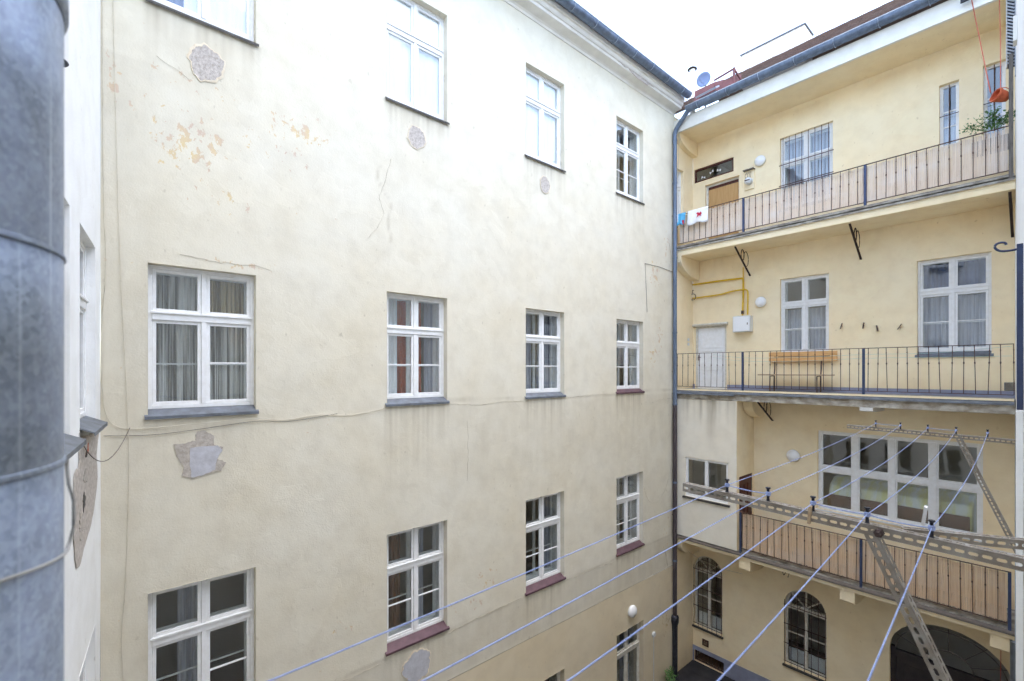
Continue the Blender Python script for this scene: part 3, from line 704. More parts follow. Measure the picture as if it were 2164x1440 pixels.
w22 = wB(5.58, .44, 1.23, 2.15, sill=.03); curtain(w22, 'curtain_lace', .04, 1.19, .04, 1.3, .34, 9, .02); curtain(w22, 'curtain_blue', .04, 1.19, 1.36, 2.1, .36, 8, .02)
# wide living-room window on the lowest gallery: four columns, two rows
W1, H1 = 3.14, 2.10
f_ = MB().frame(0, W1, 0, H1, .07, 0, .08)
xs = [.07 + (W1 - .14) * i / 4 for i in range(5)]
for i in (1, 2, 3): f_.box(xs[i] - .06, xs[i] + .06, -.006, .076, .07, H1 - .07)
for i in range(4):
    a = xs[i] + (.06 if i else 0); b = xs[i + 1] - (.06 if i < 3 else 0); f_.box(a, b, -.004, .074, 1.02, 1.15)
wide = f_.build('window', 'white_paint', fB, (3.54, D + .07, -3.70), bevel=.005); wide['label'] = 'wide window of eight panes on the lowest gallery'
for i in range(4):
    a = xs[i] + (.06 if i else 0); b = xs[i + 1] - (.06 if i < 3 else 0)
    for c_, d_ in ((.07, 1.02), (1.15, H1 - .07)):
        MB().frame(a + .002, b - .002, c_ + .002, d_ - .002, .03, .014, .06).build('sash', 'white_paint', wide)
        MB().box(a + .028, b - .028, .034, .038, c_ + .028, d_ - .028).build('pane', 'glass', wide)
MB().box(-.05, W1 + .05, -.12, .0, -.04, -.005).build('sill', 'white_paint', wide)
# bed with yellow striped cover seen through it
bed = thing('bed', 'bed with yellow and white striped cover behind the wide gallery window', 'bed', FB, (3.7, D + .26, S1))
MB().box(0, 2.75, 0, .05, .0, 1.72).build('headboard', 'brown_wood_inside', bed)
pr = [(0, .9), (.02, 1.74), (.12, 1.96), (.5, 2.12), (1.0, 2.10), (1.3, .9)]
MB().prism_x([(y_ + .06, z_) for y_, z_ in pr], .0, 2.80).build('cover', 'bed_yellow', bed, bevel=.04)
MB().box(.02, 2.3, .1, 1.3, .0, .89).build('base', 'brown_wood_inside', bed)

# doors
d3 = MB().frame(0, 1.07, -.06, 2.13, .06, 0, .08).build('door', 'old_white_paint', fB, (.41, D + .10, S3)); d3['label'] = 'plywood door on the top gallery'
MB().box(.064, 1.006, .02, .06, .0, 1.98).build('door_leaf', 'door_plywood', d3); MB().box(.061, 1.009, .015, .065, 1.985, 2.065).build('door_rail', 'door_brown', d3)
tr = MB().frame(0, 1.26, 0, .44, .05, 0, .06).build('transom_window', 'door_brown', fB, (.05, D + .03, 6.10))
MB().box(.045, 1.215, .03, .034, .045, .395).build('pane', 'glass', tr)
for x, z_, a in ((.28, .13, .3), (.55, .22, -.5), (.78, .20, .2)):
    b = MB()
    for s_ in (-1, 1): b.prism_y([(0, 0), (s_ * .06, .045), (s_ * .065, -.04)][::s_], -.004, .0)
    b.build('paper_bow', 'tea_towel_white', tr, (x, .027, z_), (0, a, 0))
d2 = MB(); d2.box(0, .06, 0, .07, 0, 2.0); d2.box(.94, 1.0, 0, .07, 0, 2.0); d2.box(.06, .94, 0, .07, 1.94, 2.0)
d2 = d2.build('door', 'old_white_paint', fB, (.09, D + .03, S2)); d2['label'] = 'white panelled door on the middle gallery'
l_ = MB(); l_.box(.062, .938, .035, .06, 0, 1.938)
for a, b in ((.05, .62), (.70, 1.22), (1.30, 1.88)): l_.frame(.14, .86, a, b, .02, .018, .0345)
l_.build('door_leaf', 'white_paint', d2)
h_ = MB().tube([(.09, .0, 1.0), (.09, -.04, 1.0), (.19, -.045, 1.0)], .009, 6); h_.box(.075, .105, .018, .03, .90, 1.08); h_.build('handle', 'iron', d2)
MB().prism_x([(-.0, 1.99), (-.09, 2.0), (-.11, 2.04), (-.09, 2.07), (0, 2.08)], -.06, 1.06).build('door_hood', 'old_white_paint', d2, (0, -.03, 0))

# arched ground-floor windows with iron grilles
def arched_window(u, w_, z0, zs, zc, lab):
    h, sp = zc - z0, zs - z0; y = D + .10
    f_ = MB(); t_ = .06
    f_.box(0, t_, 0, .06, 0, sp); f_.box(w_ - t_, w_, 0, .06, 0, sp); f_.box(t_, w_ - t_, 0, .06, 0, t_)
    f_.box(t_, w_ - t_, -.01, .062, sp - .12, sp); f_.box(w_ / 2 - .04, w_ / 2 + .04, -.006, .058, t_, sp - .12)
    ao = arch_pts(0, w_, sp, h, 16); ai = arch_pts(t_, w_ - t_, sp, h - t_, 16)
    for i in range(16):
        b = len(f_.v); P = [ao[i], ao[i + 1], ai[i + 1], ai[i]]
        f_.v += [(x, 0, z_) for x, z_ in P] + [(x, .06, z_) for x, z_ in P]
        f_.f += [(b, b + 3, b + 2, b + 1), (b + 4, b + 5, b + 6, b + 7), (b + 2, b + 3, b + 7, b + 6), (b, b + 1, b + 5, b + 4)]
    cx = w_ / 2
    for a in (40, 90, 140): f_.bar((cx, .03, sp), (cx + (cx - .05) * math.cos(R(a)), .03, sp + (h - sp - .05) * math.sin(R(a))), .03, .03, (0, 1, 0))
    for a, b in ((t_, cx - .04), (cx + .04, w_ - t_)): f_.box(a, b, .015, .05, sp * .52, sp * .52 + .025)
    o = f_.build('window', 'old_white_paint', fB, (u, y, z0)); o['label'] = lab
    for a, b in ((.05, cx - .03), (cx + .03, w_ - .05)): MB().box(a, b, .03, .034, .05, sp - .11).build('pane', 'glass', o)
    MB().prism_y([(x, z_) for x, z_ in arch_pts(.05, w_ - .05, sp, h - .05, 16)][::-1], .03, .034).build('pane', 'glass', o)
    g_ = MB(); n = 6; yy = -.13
    for i in range(n + 1):
        x = .02 + (w_ - .04) * i / n; top = sp + (h - sp) * math.sqrt(max(0, 1 - ((x - cx) / cx) ** 2)) - .02
        g_.tube([(x, yy, .0), (x, yy, top)], .008, 5)
    for z_ in (.10, sp * .36, sp * .68, sp - .02): g_.bar((0, yy + .006, z_), (w_, yy + .006, z_), .006, .02)
    for k in range(3): g_.tube([(cx + (.12 + .14 * k) * math.cos(i * math.pi / 12), yy, sp + (.10 + .12 * k) * math.sin(i * math.pi / 12)) for i in range(13)], .006, 5)
    g_.build('window_grille', 'iron', o)
    MB().box(-.03, w_ + .03, -.16, .0, -.05, -.002).build('sill', 'sill_dark', o)
    MB().box(.02, .02 + w_ * .95, .22, .27, .0, .35).build('inner_sill', 'white_paint', o)
    return o
arched_window(.03, .94, -8.27, -6.40, -5.93, 'arched barred window beside the downpipe'); arched_window(2.72, 1.03, -8.26, -6.56, -6.05, 'arched barred window between downpipe and gateway')
# gateway: dark wooden fanlight doors in the arch
cx = 1.04; sp = -6.75 - GZ; hh = -5.86 - GZ
gt = MB(); gt.box(0, .1, 0, .1, 0, sp); gt.box(1.98, 2.08, 0, .1, 0, sp); gt.box(.1, 1.98, -.02, .08, sp - .22, sp - .05)
ga = gt.build('gateway', 'gate_dark', fB, (5.07, D + .12, GZ)); ga['label'] = 'dark arched gateway with fanlight bars'
fl = MB()
for rr in (.42, .95): fl.tube([(cx + rr * math.cos(i * math.pi / 20), .03, sp - .05 + rr * .82 * math.sin(i * math.pi / 20)) for i in range(21)], .013, 6)
for a in (25, 52, 90, 128, 155): fl.tube([(cx + .42 * math.cos(R(a)), .03, sp - .05 + .34 * math.sin(R(a))), (cx + 1.02 * math.cos(R(a)), .03, sp - .05 + .86 * math.sin(R(a)))], .009, 6)
fl.build('fanlight', 'gate_bar', ga)
for a in (0.1, 1.05):
    lf = MB().box(a + .005, a + .92, .03, .07, 0.0, sp - .23); lf.frame(a + .12, a + .80, .9, sp - .36, .05, .01, .029); lf.box(a + .12, a + .8, .012, .029, .15, .75)
    lf.build('door_leaf', 'gate_dark', ga)
# cellar window grating and small vent
cw = MB().frame(0, .97, 0, .35, .04, 0, .05)
for i in range(9): cw.box(.1 + i * .095, .112 + i * .095, .012, .03, .04, .31)
cw.build('cellar_window', 'iron', fB, (.05, D + .04, GZ + .02))
vg = MB().frame(0, .2, 0, .2, .03, -.02, -.002)
for i in range(4): vg.box(.03, .17, -.015, -.003, .045 + i * .032, .06 + i * .032)
vg.build('vent_grille', 'iron', fB, (.33, D - .005, -8.80))
vg = MB().frame(0, .2, 0, .17, .015, -.012, -.002)
for i in range(6): vg.box(.015, .185, -.010, -.003, .03 + i * .021, .04 + i * .021)
vg.build('vent_grille', 'sill_grey', fB, (7.0, D - .005, -.42))

# corbels and iron brackets under the galleries
def corbel(u, w_, y0, z, rr, mat='plaster_yellow', fv=.08):
    n = 10; pr = [(D, z), (y0, z), (y0, z - fv)] + [(D - (D - y0) * math.cos(math.pi / 2 * i / n), z - fv - rr * math.sin(math.pi / 2 * i / n)) for i in range(1, n + 1)]
    MB().prism_x(pr, u, u + w_).build('corbel', mat, fB)
corbel(1.92, .26, .35, S2 - .28, .42); corbel(4.72, .25, .0, S2 - .28, .05, 'fascia_white')
corbel(1.95, .30, .03, S1 - .20, .14, fv=.26); corbel(4.32, .30, .03, S1 - .20, .14, fv=.26); corbel(6.85, .27, .03, S1 - .20, .14, fv=.26)
corbel(.0, .22, .0, S3 - .27, .52); corbel(.0, .22, .0, S1 - .2, .50)
corbel(.0, .16, .05, 7.36, .35)
def bracket(u, z, run, drop):
    q = MB(); q.bar((u, .12, z - .01), (u, D - .01, z - drop), .045, .02)
    q.tube([(u, .62 + .10 * math.cos(i * .42), z - .16 + .15 * math.sin(i * .42)) for i in range(16)], .012, 6)
    q.tube(smoothpath([(u, .70, z - .30), (u, .72, z - .12), (u, .86, z - .03), (u, 1.0, z - .16), (u, .99, z - .36), (u, .90, z - .46)], 4), .009, 6)
    q.build('iron_bracket', 'rusty_iron', fB)
for u in (1.80, 4.50, 7.12): bracket(u, S3 - .275, 1, .70)
for u in (2.42,): bracket(u, S2 - .285, 1, .58)
for u in (2.9, 5.35): bracket(u, S1 - .205, 1, .40)

# projecting closet on the lowest gallery
clo = wall(fB, 'closet_wall', 'plaster_pale', 0.02, 1.90, S1 + .002, S2 - .285, [(.36, 1.66, -3.80, -2.62)], .12, .07, y=.0, wob=.002,
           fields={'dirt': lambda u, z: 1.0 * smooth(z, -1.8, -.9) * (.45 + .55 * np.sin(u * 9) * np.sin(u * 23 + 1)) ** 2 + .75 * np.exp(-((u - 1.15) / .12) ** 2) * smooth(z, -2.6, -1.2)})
clo.location = (0, -.004, 0)
wc = MB().frame(0, 1.30, 0, 1.18, .07, 0, .06); wc.box(.60, .70, -.005, .055, .07, 1.11)
wc = wc.build('window', 'white_paint', fB, (.36, .04, -3.80)); wc['label'] = 'small two-pane closet window'
for a, b in ((.06, .61), (.69, 1.24)): MB().box(a, b, .03, .034, .06, 1.12).build('pane', 'glass', wc)
MB().box(-.06, 1.36, -.10, .0, -.06, -.003).build('sill', 'sill_dark', wc)
MB().quad((.02, 1.1, S1), (1.9, 1.1, S1), (1.9, 1.1, -1), (.02, 1.1, -1)).build('room_wall', 'room_wall', fB)
sw = MB(); sw.quad((1.90, .0, S1), (1.90, .16, S1), (1.90, .16, S2 - .286), (1.90, .0, S2 - .286)); sw.quad((1.90, .16, -3.0), (1.90, D, -3.0), (1.90, D, S2 - .286), (1.90, .16, S2 - .286)); sw.quad((1.90, 1.02, S1), (1.90, D, S1), (1.90, D, -3.0), (1.90, 1.02, -3.0))
sw.build('closet_side_wall', 'plaster_yellow', fB)
cdr = MB().box(1.865, 1.885, .165, 1.015, S1 + .01, -3.005)
for i in range(3):
    for (a, b) in ((-4.85, -4.25), (-4.1, -3.25)): cdr.box(1.8855, 1.905, .24 + i * .25, .30 + i * .25, a, b)
for (a, b) in ((-4.95, -4.87), (-4.23, -4.12), (-3.2, -3.06)): cdr.box(1.8855, 1.908, .18, 1.0, a, b)
cdr.build('closet_door', 'door_brown', fB)
MB().prism_x([(.02, S2 - .07), (-.12, S2 - .12), (-.12, S2 - .135), (.0, S2 - .10)], .0, 1.86).build('edge_flashing', 'sill_grey', fB)

# railings
def railing(z0, zt, u0, u1, posts, label, twist=True):
    t_ = thing('railing', label, 'railing', FB, (u0, .03, z0), 'iron gallery railings')
    Ln = u1 - u0; hh = zt - z0
    MB().box(0, Ln, -.018, .018, hh - .014, hh).build('top_rail', 'iron', t_); MB().box(0, Ln, -.012, .012, .07, .084).build('bottom_rail', 'iron', t_)
    b = MB().tube([(0, 0, .0), (0, 0, hh - .42), (0, 0, hh - .40), (0, 0, hh - .38), (0, 0, hh - .36), (0, 0, hh - .14), (0, 0, hh - .12), (0, 0, hh - .10), (0, 0, hh)], [.0075, .0075, .014, .014, .0075, .0075, .012, .0075, .0075], 6)
    me = b.mesh('baluster', 'iron'); pm = MB().box(-.024, .024, -.024, .024, -.05, hh - .015).mesh('post', 'blue_paint')
    n = int(Ln / .176); 
    for i in range(n + 1):
        x = Ln * i / n
        if any(abs(x + u0 - p) < .06 for p in posts): continue
        o = bpy.data.objects.new('baluster', me); COL.objects.link(o); o.parent = t_; o.location = (x, 0, .084); o.scale = (1, 1, (hh - .098) / hh)
        o.rotation_euler = (random.uniform(-.02, .02), random.gauss(0, .011), 0)
    for p in posts:
        o = bpy.data.objects.new('post', pm); COL.objects.link(o); o.parent = t_; o.location = (p - u0, 0, 0)
    return t_
railing(S3 + .04, 4.80, .10, 7.14, (2.07, 4.82), 'black iron railing along the top gallery, backed with pale reed screen')
railing(S2 + .02, .53, .08, 7.18, (2.05, 4.79), 'open black iron railing along the middle gallery')
railing(S1 + .02, -3.93, 1.97, 7.14, (1.99, 4.74, 7.12), 'black iron railing along the lowest gallery, backed with brown reed screen')
def reeds(u0, u1, z0, z1, label, seed, mat):
    rs = random.Random(seed); t_ = thing('reed_screen', label, 'reed screen', FB, (u0, .075, z0)); q = MB(); x = 0.0; Ln = u1 - u0; h = z1 - z0
    while x < Ln:
        r_ = rs.uniform(.0035, .0065); top = h + rs.uniform(-.03, .012); y_ = rs.uniform(-.006, .006); lean = rs.uniform(-.008, .008); b = len(q.v)
        for z_, dx in ((rs.uniform(-.01, .02), 0), (top, lean)):
            for k in range(5): q.v.append((x + dx + r_ * math.cos(k * 1.2566), y_ + r_ * math.sin(k * 1.2566), z_))
        for k in range(5): q.f.append((b + k, b + (k + 1) % 5, b + 5 + (k + 1) % 5, b + 5 + k))
        q.f.append((b + 5, b + 6, b + 7, b + 8, b + 9)); x += r_ * 1.75
    o = q.build('reeds', mat, t_); o['kind'] = 'stuff'
    w_ = MB()
    for z_ in (h * .12, h * .37, h * .63, h * .88): w_.tube([(0, -.011, z_), (Ln * .5, -.011, z_ - .01), (Ln, -.011, z_)], .0012, 5)
    w_.build('binding_wire', mat, t_)
reeds(.14, 7.10, S3 + .13, 4.77, 'pale weathered reed screen behind the top gallery railing', 3, 'reed_pale')
reeds(2.03, 7.08, S1 + .10, -3.97, 'brown reed screen behind the lowest gallery railing', 5, 'reed_brown')

# downpipe in the corner
dp = thing('downpipe', 'tall zinc downpipe in the corner between the cream facade and the gallery wing', 'downpipe', FA, (13.24, -.09, GZ))
G = -GZ
MB().tube([(.0, .0, 1.9), (0, 0, 8.4)], .062, 14, False).build('pipe', 'pipe_brown', dp, smooth=True)
MB().tube([(0, 0, 8.4), (0, 0, 13.2), (0, 0, 16.55)], .06, 14, False).build('pipe', 'zinc', dp, smooth=True)
MB().tube(smoothpath([(0, 0, 16.4), (0, 0, 16.72), (-.01, -.10, 16.90), (-.03, -.28, 17.06), (-.05, -.46, 17.22), (-.05, -.62, 17.27)], 5), .066, 14).build('elbow', 'zinc', dp, smooth=True)
MB().lathe([(.075, 0), (.078, 1.4), (.085, 1.62), (.115, 1.72), (.118, 1.86), (.105, 1.9), (.06, 1.92)], 18).build('cast_iron_base', 'cast_iron', dp, smooth=True)
for z_ in (3.6, 6.0, 8.4, 10.6, 12.9, 15.2, 16.5): MB().lathe([(.062, -.03), (.069, -.025), (.069, .025), (.062, .03)], 16, c=(0, 0, z_)).build('collar', 'zinc', dp)
for z_ in (5.0, 9.4, 14.2): MB().tube([(-.02, .05, z_), (-.02, .12, z_)], .008, 6).build('bracket', 'iron', dp)
dp2 = thing('downpipe', 'pale blue downpipe at the right end of the lower galleries', 'downpipe', FB, (7.17, .0, GZ))
MB().tube([(0, 0, 0), (0, 0, G + S1 - .22)], .045, 12).build('pipe', 'zinc_light', dp2, smooth=True)
MB().tube([(.08, 0, G + S1 - .3), (.08, 0, G + S2 - .3)], .06, 12).build('pipe', 'zinc_light', dp2, smooth=True)

# ------------------------------------------------------------------ things on the galleries
lamp(FB, 2.09, D, 6.14, .155, 'round white lamp by the barred window on the top gallery'); lamp(FB, 2.11, D, 2.01, .155, 'round white lamp above the bench on the middle gallery'); lamp(FB, 2.96, D, -2.36, .17, 'round white lamp beside the wide window on the lowest gallery')
bn = thing('bench', 'light wooden bench with iron legs on the middle gallery', 'bench', FB, (2.36, .62, S2))
for z_ in (.83, .97): MB().box(0, 1.66, .40, .425, z_, z_ + .125).build('back_slat', 'bench_wood', bn, bevel=.006)
MB().box(-.15, 1.62, .0, .17, .44, .475).build('seat_slat', 'bench_seat', bn, bevel=.006); MB().box(.05, 1.62, .19, .36, .44, .475).build('seat_slat', 'bench_seat', bn, bevel=.006)
for x in (.16, 1.30):
    MB().tube([(x, .05, 0), (x, .05, .42), (x, .36, .43), (x, .40, .6), (x, .435, 1.08)], .017, 8).build('leg', 'iron', bn); MB().tube([(x, .36, 0), (x, .36, .43)], .017, 8).build('leg', 'iron', bn)
gm = thing('gas_meter_cabinet', 'white gas meter cabinet with yellow pipes beside the white door on the middle gallery', 'meter cabinet', FB, (1.38, D - .22, 1.16))
MB().box(0, .50, 0, .215, 0, .47).build('cabinet', 'meter_white', gm, bevel=.008); MB().box(.02, .47, -.012, -.001, .02, .45).build('cabinet_door', 'lamp_white', gm, bevel=.004); MB().box(.42, .44, -.022, -.013, .2, .26).build('handle', 'iron', gm)
gp = thing('gas_pipe', 'yellow gas pipes on the wall above the white door of the middle gallery', 'gas pipe', FB, (0, D - .06, 0))
MB().tube(smoothpath([(.02, 0, 2.80), (.8, 0, 2.80), (1.50, 0, 2.78), (1.60, 0, 2.76), (1.62, 0, 2.68), (1.62, 0, 2.2), (1.62, -.05, 1.66)], 4), .026, 10).build('pipe', 'gas_yellow', gp, smooth=True)
MB().tube(smoothpath([(.02, 0, 2.36), (.9, 0, 2.37), (1.25, -.01, 2.42), (1.65, -.06, 2.42), (1.76, -.06, 2.38), (1.78, -.06, 2.25), (1.78, -.08, 1.66)], 4), .022, 10).build('pipe', 'gas_yellow', gp, smooth=True)
MB().tube([(1.62, 0, 2.74), (1.62, 0, 3.1)], .016, 8).build('pipe', 'gas_yellow', gp); MB().box(1.59, 1.65, -.08, -.02, 1.70, 1.80).build('valve', 'iron', gp)
rg = thing('hanging_ring', 'dark iron ring hanging from a hook above the white gallery door', 'ring', FB, (.04, D - .08, 2.40))
MB().tube([(.10 * math.cos(i * .3307), 0, .10 * math.sin(i * .3307)) for i in range(20)], .012, 6).build('ring', 'weathered_wood', rg); MB().tube([(0, .06, .22), (0, -.01, .22), (0, -.01, .12)], .010, 6).build('hook', 'iron', rg)
for i, (u, z_, a) in enumerate(((4.09, 1.16, .25), (4.56, 1.14, .1), (4.84, 1.05, -.2), (5.27, 1.06, .5))):
    o = MB().bar((-.075 * math.sin(a), -.07, -.075 * math.cos(a)), (.075 * math.sin(a), -.05, .075 * math.cos(a)), .028, .02).box(-.008, .008, -.05, -.0, -.008, .008).build('wall_hook', 'iron', None, FB.p(u, D, z_), (0, 0, FB.a))
    tag(o, ('leftmost dark peg on the yellow wall between the two middle gallery windows', 'second dark peg from the left between the middle gallery windows', 'third dark peg from the left between the middle gallery windows', 'rightmost, most tilted dark peg between the middle gallery windows')[i], 'peg', 'wall pegs on the middle gallery')
ls = thing('light_switch', 'pair of small white switch plates left of the white gallery door', 'switch', Frame(FB.p(0, 0, 0)[:2], TH), (.85, 0, 1.0))
for z_ in (0, -.14): MB().box(-.045, .045, -.02, 0, z_ - .045, z_ + .045).build('switch_plate', 'meter_white', ls, bevel=.004)
b_ = MB().lathe([(0, 0), (.04, .0), (.042, .16), (.016, .21), (.016, .26), (0, .262)], 12).build('bottle', 'bottle_blue', None, FB.p(1.75, .75, S2)); tag(b_, 'small blue bottle standing on the middle gallery floor near the post', 'bottle')
em = thing('electricity_meter', 'small white electricity meter on a board beside the plywood door, top gallery', 'meter', FB, (1.66, D - .10, 5.45))
MB().box(0, .26, .06, .098, -.05, .50).build('board', 'plaster_yellow', em); MB().box(-.02, .28, -.04, .098, .50, .525).build('shelf', 'weathered_wood', em)
MB().lathe([(0, -.10), (.07, -.095), (.10, -.06), (.105, .0), (.105, .055)], 20, 'y', (.13, 0, .17)).build('meter_case', 'meter_white', em, smooth=True)
MB().box(.06, .20, -.105, -.09, .16, .19).build('dial', 'iron', em)
for i in range(3): MB().tube(smoothpath([(.05 + i * .06, .03, .26), (.04 + i * .07, -.02, .34), (.08 + i * .04, .03, .46)], 4), .006, 5).build('cable', 'cable_dark', em)

# laundry on the left end of the top railing
def cloth(name, u0, u1, drop, mat, label, seed, mark=None):
    rs = random.Random(seed); n = 14; q = MB(); ph = rs.random() * 6
    for j in range(9):
        for i in range(n + 1):
            x = (u1 - u0) * i / n; z_ = -drop * j / 8 * (1 + .05 * math.sin(i * .7 + ph))
            q.v.append((x, -.045 - .018 * math.sin(i * .9 + ph) * j / 8 - .006 * j, z_ + .02))
    for j in range(8):
        for i in range(n): b = j * (n + 1) + i; q.f.append((b, b + n + 1, b + n + 2, b + 1))
    o = q.build(name, mat, None, FB.p(u0, -.0, 4.80), (0, 0, FB.a), smooth=True)
    m_ = o.modifiers.new('thickness', 'SOLIDIFY'); m_.thickness = .004
    tag(o, label, 'towel', 'laundry on the top railing'); return o
a = cloth('towel', .12, .40, .36, 'tea_towel_blue', 'blue and white towel hung on the left end of the top gallery railing', 1)
MB().box(.16, .25, -.085, -.075, -.34, -.22).build('red_patch', 'towel_red', a); MB().box(.0, .05, -.085, -.075, -.3, .0).build('white_stripe', 'tea_towel_white', a)
b = cloth('towel', .46, 1.10, .44, 'tea_towel_white', 'white towel with red motif hung over the top gallery railing', 2)
MB().prism_y([(.30, -.12), (.36, -.10), (.40, -.14), (.44, -.10), (.47, -.16), (.43, -.20), (.46, -.24), (.38, -.20), (.31, -.25), (.34, -.18)], -.095, -.090).build('red_motif', 'towel_red', b)
cable('cord', [(.18, -.02, 7.36), (.14, -.02, 6.2), (.06, -.02, 5.0)], .007, 'cable_beige', FB, 'slack beige cord hanging from the eaves at the left end of the top gallery', 'cord')

# top right corner: hanging pot, plant, red strings, net panel
pt = thing('flower_pot', 'orange terracotta pot hanging on its side at the right end of the top gallery', 'flower pot', FB, (7.0, .02, 5.42))
o = MB().lathe([(.0, -.13), (.07, -.13), (.10, -.05), (.115, .05), (.125, .06), (.125, .10), (.105, .10), (.09, .0), (.06, -.09), (0, -.1)], 20).build('pot', 'terracotta', pt, rot=(R(70), 0, R(-50)), smooth=False)
MB().tube([(.13 * math.cos(i * .5), .0, .13 * math.sin(i * .5)) for i in range(7)], .008, 5).build('handle', 'red_string', pt, (0, 0, .03))
cable('string', [(6.60, -.12, 7.50), (6.72, -.06, 6.6), (6.86, .0, 5.55)], .008, 'red_string', FB, 'red string from the eaves to the railing, left of the pair', 'string')
cable('string', [(6.98, -.03, 7.6), (7.0, -.02, 6.5), (7.0, .0, 5.53)], .008, 'red_string', FB, 'red string holding the terracotta pot, right of the pair', 'string')
solo(MB().box(-.14, .10, -.02, .02, 0, .07), 'string_holder', 'black_plastic', FB, (6.58, -.14, 7.50), 'dark bar under the eaves where the red string is tied', 'bar')
def plant(name, fr, pos, n, sx, sy, sz, label, size=.05, seed=1, droop=.0):
    rs = random.Random(seed); t_ = thing(name, label, 'plant', fr, pos); q = MB(); st = MB()
    for s_ in range(max(3, n // 22)):
        a = rs.uniform(-1, 1); p = [(0 + a * sx * .2, 0, -.02)]
        for k in range(1, 6): p.append((a * sx * (.2 + .8 * k / 5) + rs.uniform(-.03, .03), rs.uniform(-.5, .5) * sy, sz * (k / 5) * (1 - droop * abs(a)) * rs.uniform(.8, 1.05)))
        st.tube(p, .004, 4)
        for _ in range(22):
            k = rs.uniform(.8, 4.99); i = int(k); f_ = k - i
            c_ = Vector(p[i]).lerp(Vector(p[i + 1]), f_) + Vector((rs.gauss(0, .045), rs.gauss(0, .04), rs.gauss(0, .04)))
            d = Vector((rs.gauss(0, 1), rs.gauss(0, 1), rs.gauss(-.1, .6))).normalized(); w_ = d.cross(Vector((rs.gauss(0, .4), rs.gauss(0, .4), 1))).normalized(); l = size * rs.uniform(.6, 1.3); nrm = d.cross(w_)
            b = len(q.v); q.v += [tuple(c_), tuple(c_ + d * l * .45 + w_ * l * .32 + nrm * l * .1), tuple(c_ + d * l), tuple(c_ + d * l * .45 - w_ * l * .32 + nrm * l * .1)]
            q.f += [(b, b + 1, b + 2), (b, b + 2, b + 3)]
    o = q.build('foliage', 'leaf', t_); st.build('stem', 'leaf', t_); return t_
pp = plant('potted_plant', FB, (6.86, .12, 4.86), 520, .42, .2, .42, 'bushy green potted plant above the right end of the top railing', .055, 4, .55)
MB().box(-.30, .24, .10, .26, -.42, -.14).build('planter', 'weathered_wood', pp, bevel=.01)
plant('climbing_plant', FA, (12.75, -.22, GZ), 240, .35, .25, .55, 'small green plant at the foot of the cream wall by the downpipe', .07, 9, .3)
npn = thing('net_panel', 'upright netting panel with grey post at the right end of the top gallery', 'screen', FB, (7.14, .0, S3 + .02))
MB().box(-.03, .03, -.03, .03, -.1, 2.35).build('post', 'weathered_wood', npn)
q = MB()
for i in range(34): q.bar((-.055, -.02 + .01, 2.2 + i * .065), (.045, .02, 2.2 + i * .065 - .07), .012, .022)
q.build('net', 'net_white', npn)
MB().box(-.05, .05, .025, .045, 2.1, 4.5).build('backing', 'black_plastic', npn); MB().box(.05, .062, -.02, .045, 1.9, 4.5).build('edge', 'net_white', npn); MB().box(-.066, -.054, -.02, .045, 2.1, 4.5).build('edge', 'net_white', npn)

# ------------------------------------------------------------------ on the roofs
ch = thing('chimney_block', 'long white chimney block with dark capping on the tiled roof', 'chimney', FB, (.05, 5.0, 11.2))
MB().box(0, 2.1, -.3, .5, -.6, .64).build('stack', 'chimney_white', ch); MB().box(-.04, 2.14, -.34, .54, .64, .68).build('capping', 'sill_grey', ch)
sd_ = thing('satellite_dish', 'grey-blue satellite dish on the roof near the eaves corner', 'satellite dish', FB, (-.55, 3.0, 9.9))
MB().lathe([(0, .0), (.10, .008), (.19, .03), (.25, .06), (.25, .066), (.19, .037), (.10, .015), (0, .007)], 28).build('dish', 'dish_grey', sd_, (0, 0, .62), (R(96), 0, R(8)), smooth=True)
MB().tube([(0, .1, -.6), (0, .1, .5)], .025, 8).build('mast', 'zinc', sd_); MB().tube([(0, 0, .45), (-.05, -.28, .55)], .008, 6).build('feed_arm', 'zinc', sd_)
rd = thing('roof_hatch', 'reddish sheet-metal roof hatch with raised frame above the gutter corner', 'roof hatch', FB, (.3, .75, 8.42))
MB().prism_x([(-.1, .0), (-.05, .40), (.6, .75), (.6, .3)], 0, .62).build('box', 'red_sheet', rd); MB().bar((.62, -.05, .45), (1.25, -.05, .52), .04, .04).bar((1.22, -.05, -.05), (1.22, -.05, .55), .05, .05).bar((1.22, -.05, .52), (1.32, .3, .2), .04, .04).build('frame', 'red_sheet', rd)
MB().prism_x([(-.08, .0), (-.04, .30), (.5, .6), (.5, .2)], .64, 1.2).build('box', 'red_sheet', rd)
sk = thing('roof_window', 'small tilted pale skylight lid just above the gutter', 'skylight', FB, (.62, .35, 8.20))
MB().bar((.0, -.1, .12), (.62, -.1, .16), .30, .05, (0, -.6, 1)).build('lid', 'zinc_light', sk); MB().box(.05, .55, -.05, .25, -.05, .10).build('curb', 'zinc', sk)
ve = thing('chimney_pipe', 'thin pale vent pipe with dark cap on the far roof', 'chimney pipe', FB, (-1.0, 3.0, 9.4))
MB().tube([(0, 0, -.5), (0, 0, 1.7)], .10, 12).build('pipe', 'chimney_white', ve); MB().lathe([(.0, 1.86), (.16, 1.74), (.17, 1.72), (0, 1.72)], 14).build('cap', 'sill_dark', ve)
rp = thing('safety_post', 'pale post of a roof safety rail above the gutter at top right', 'post', FB, (5.75, .05, 8.0))
MB().tube([(0, 0, -.1), (0, 0, 1.0)], .022, 8).build('post', 'zinc_light', rp); MB().tube([(0, 0, .35), (2.0, .0, .38)], .014, 6).build('rail', 'zinc_light', rp)

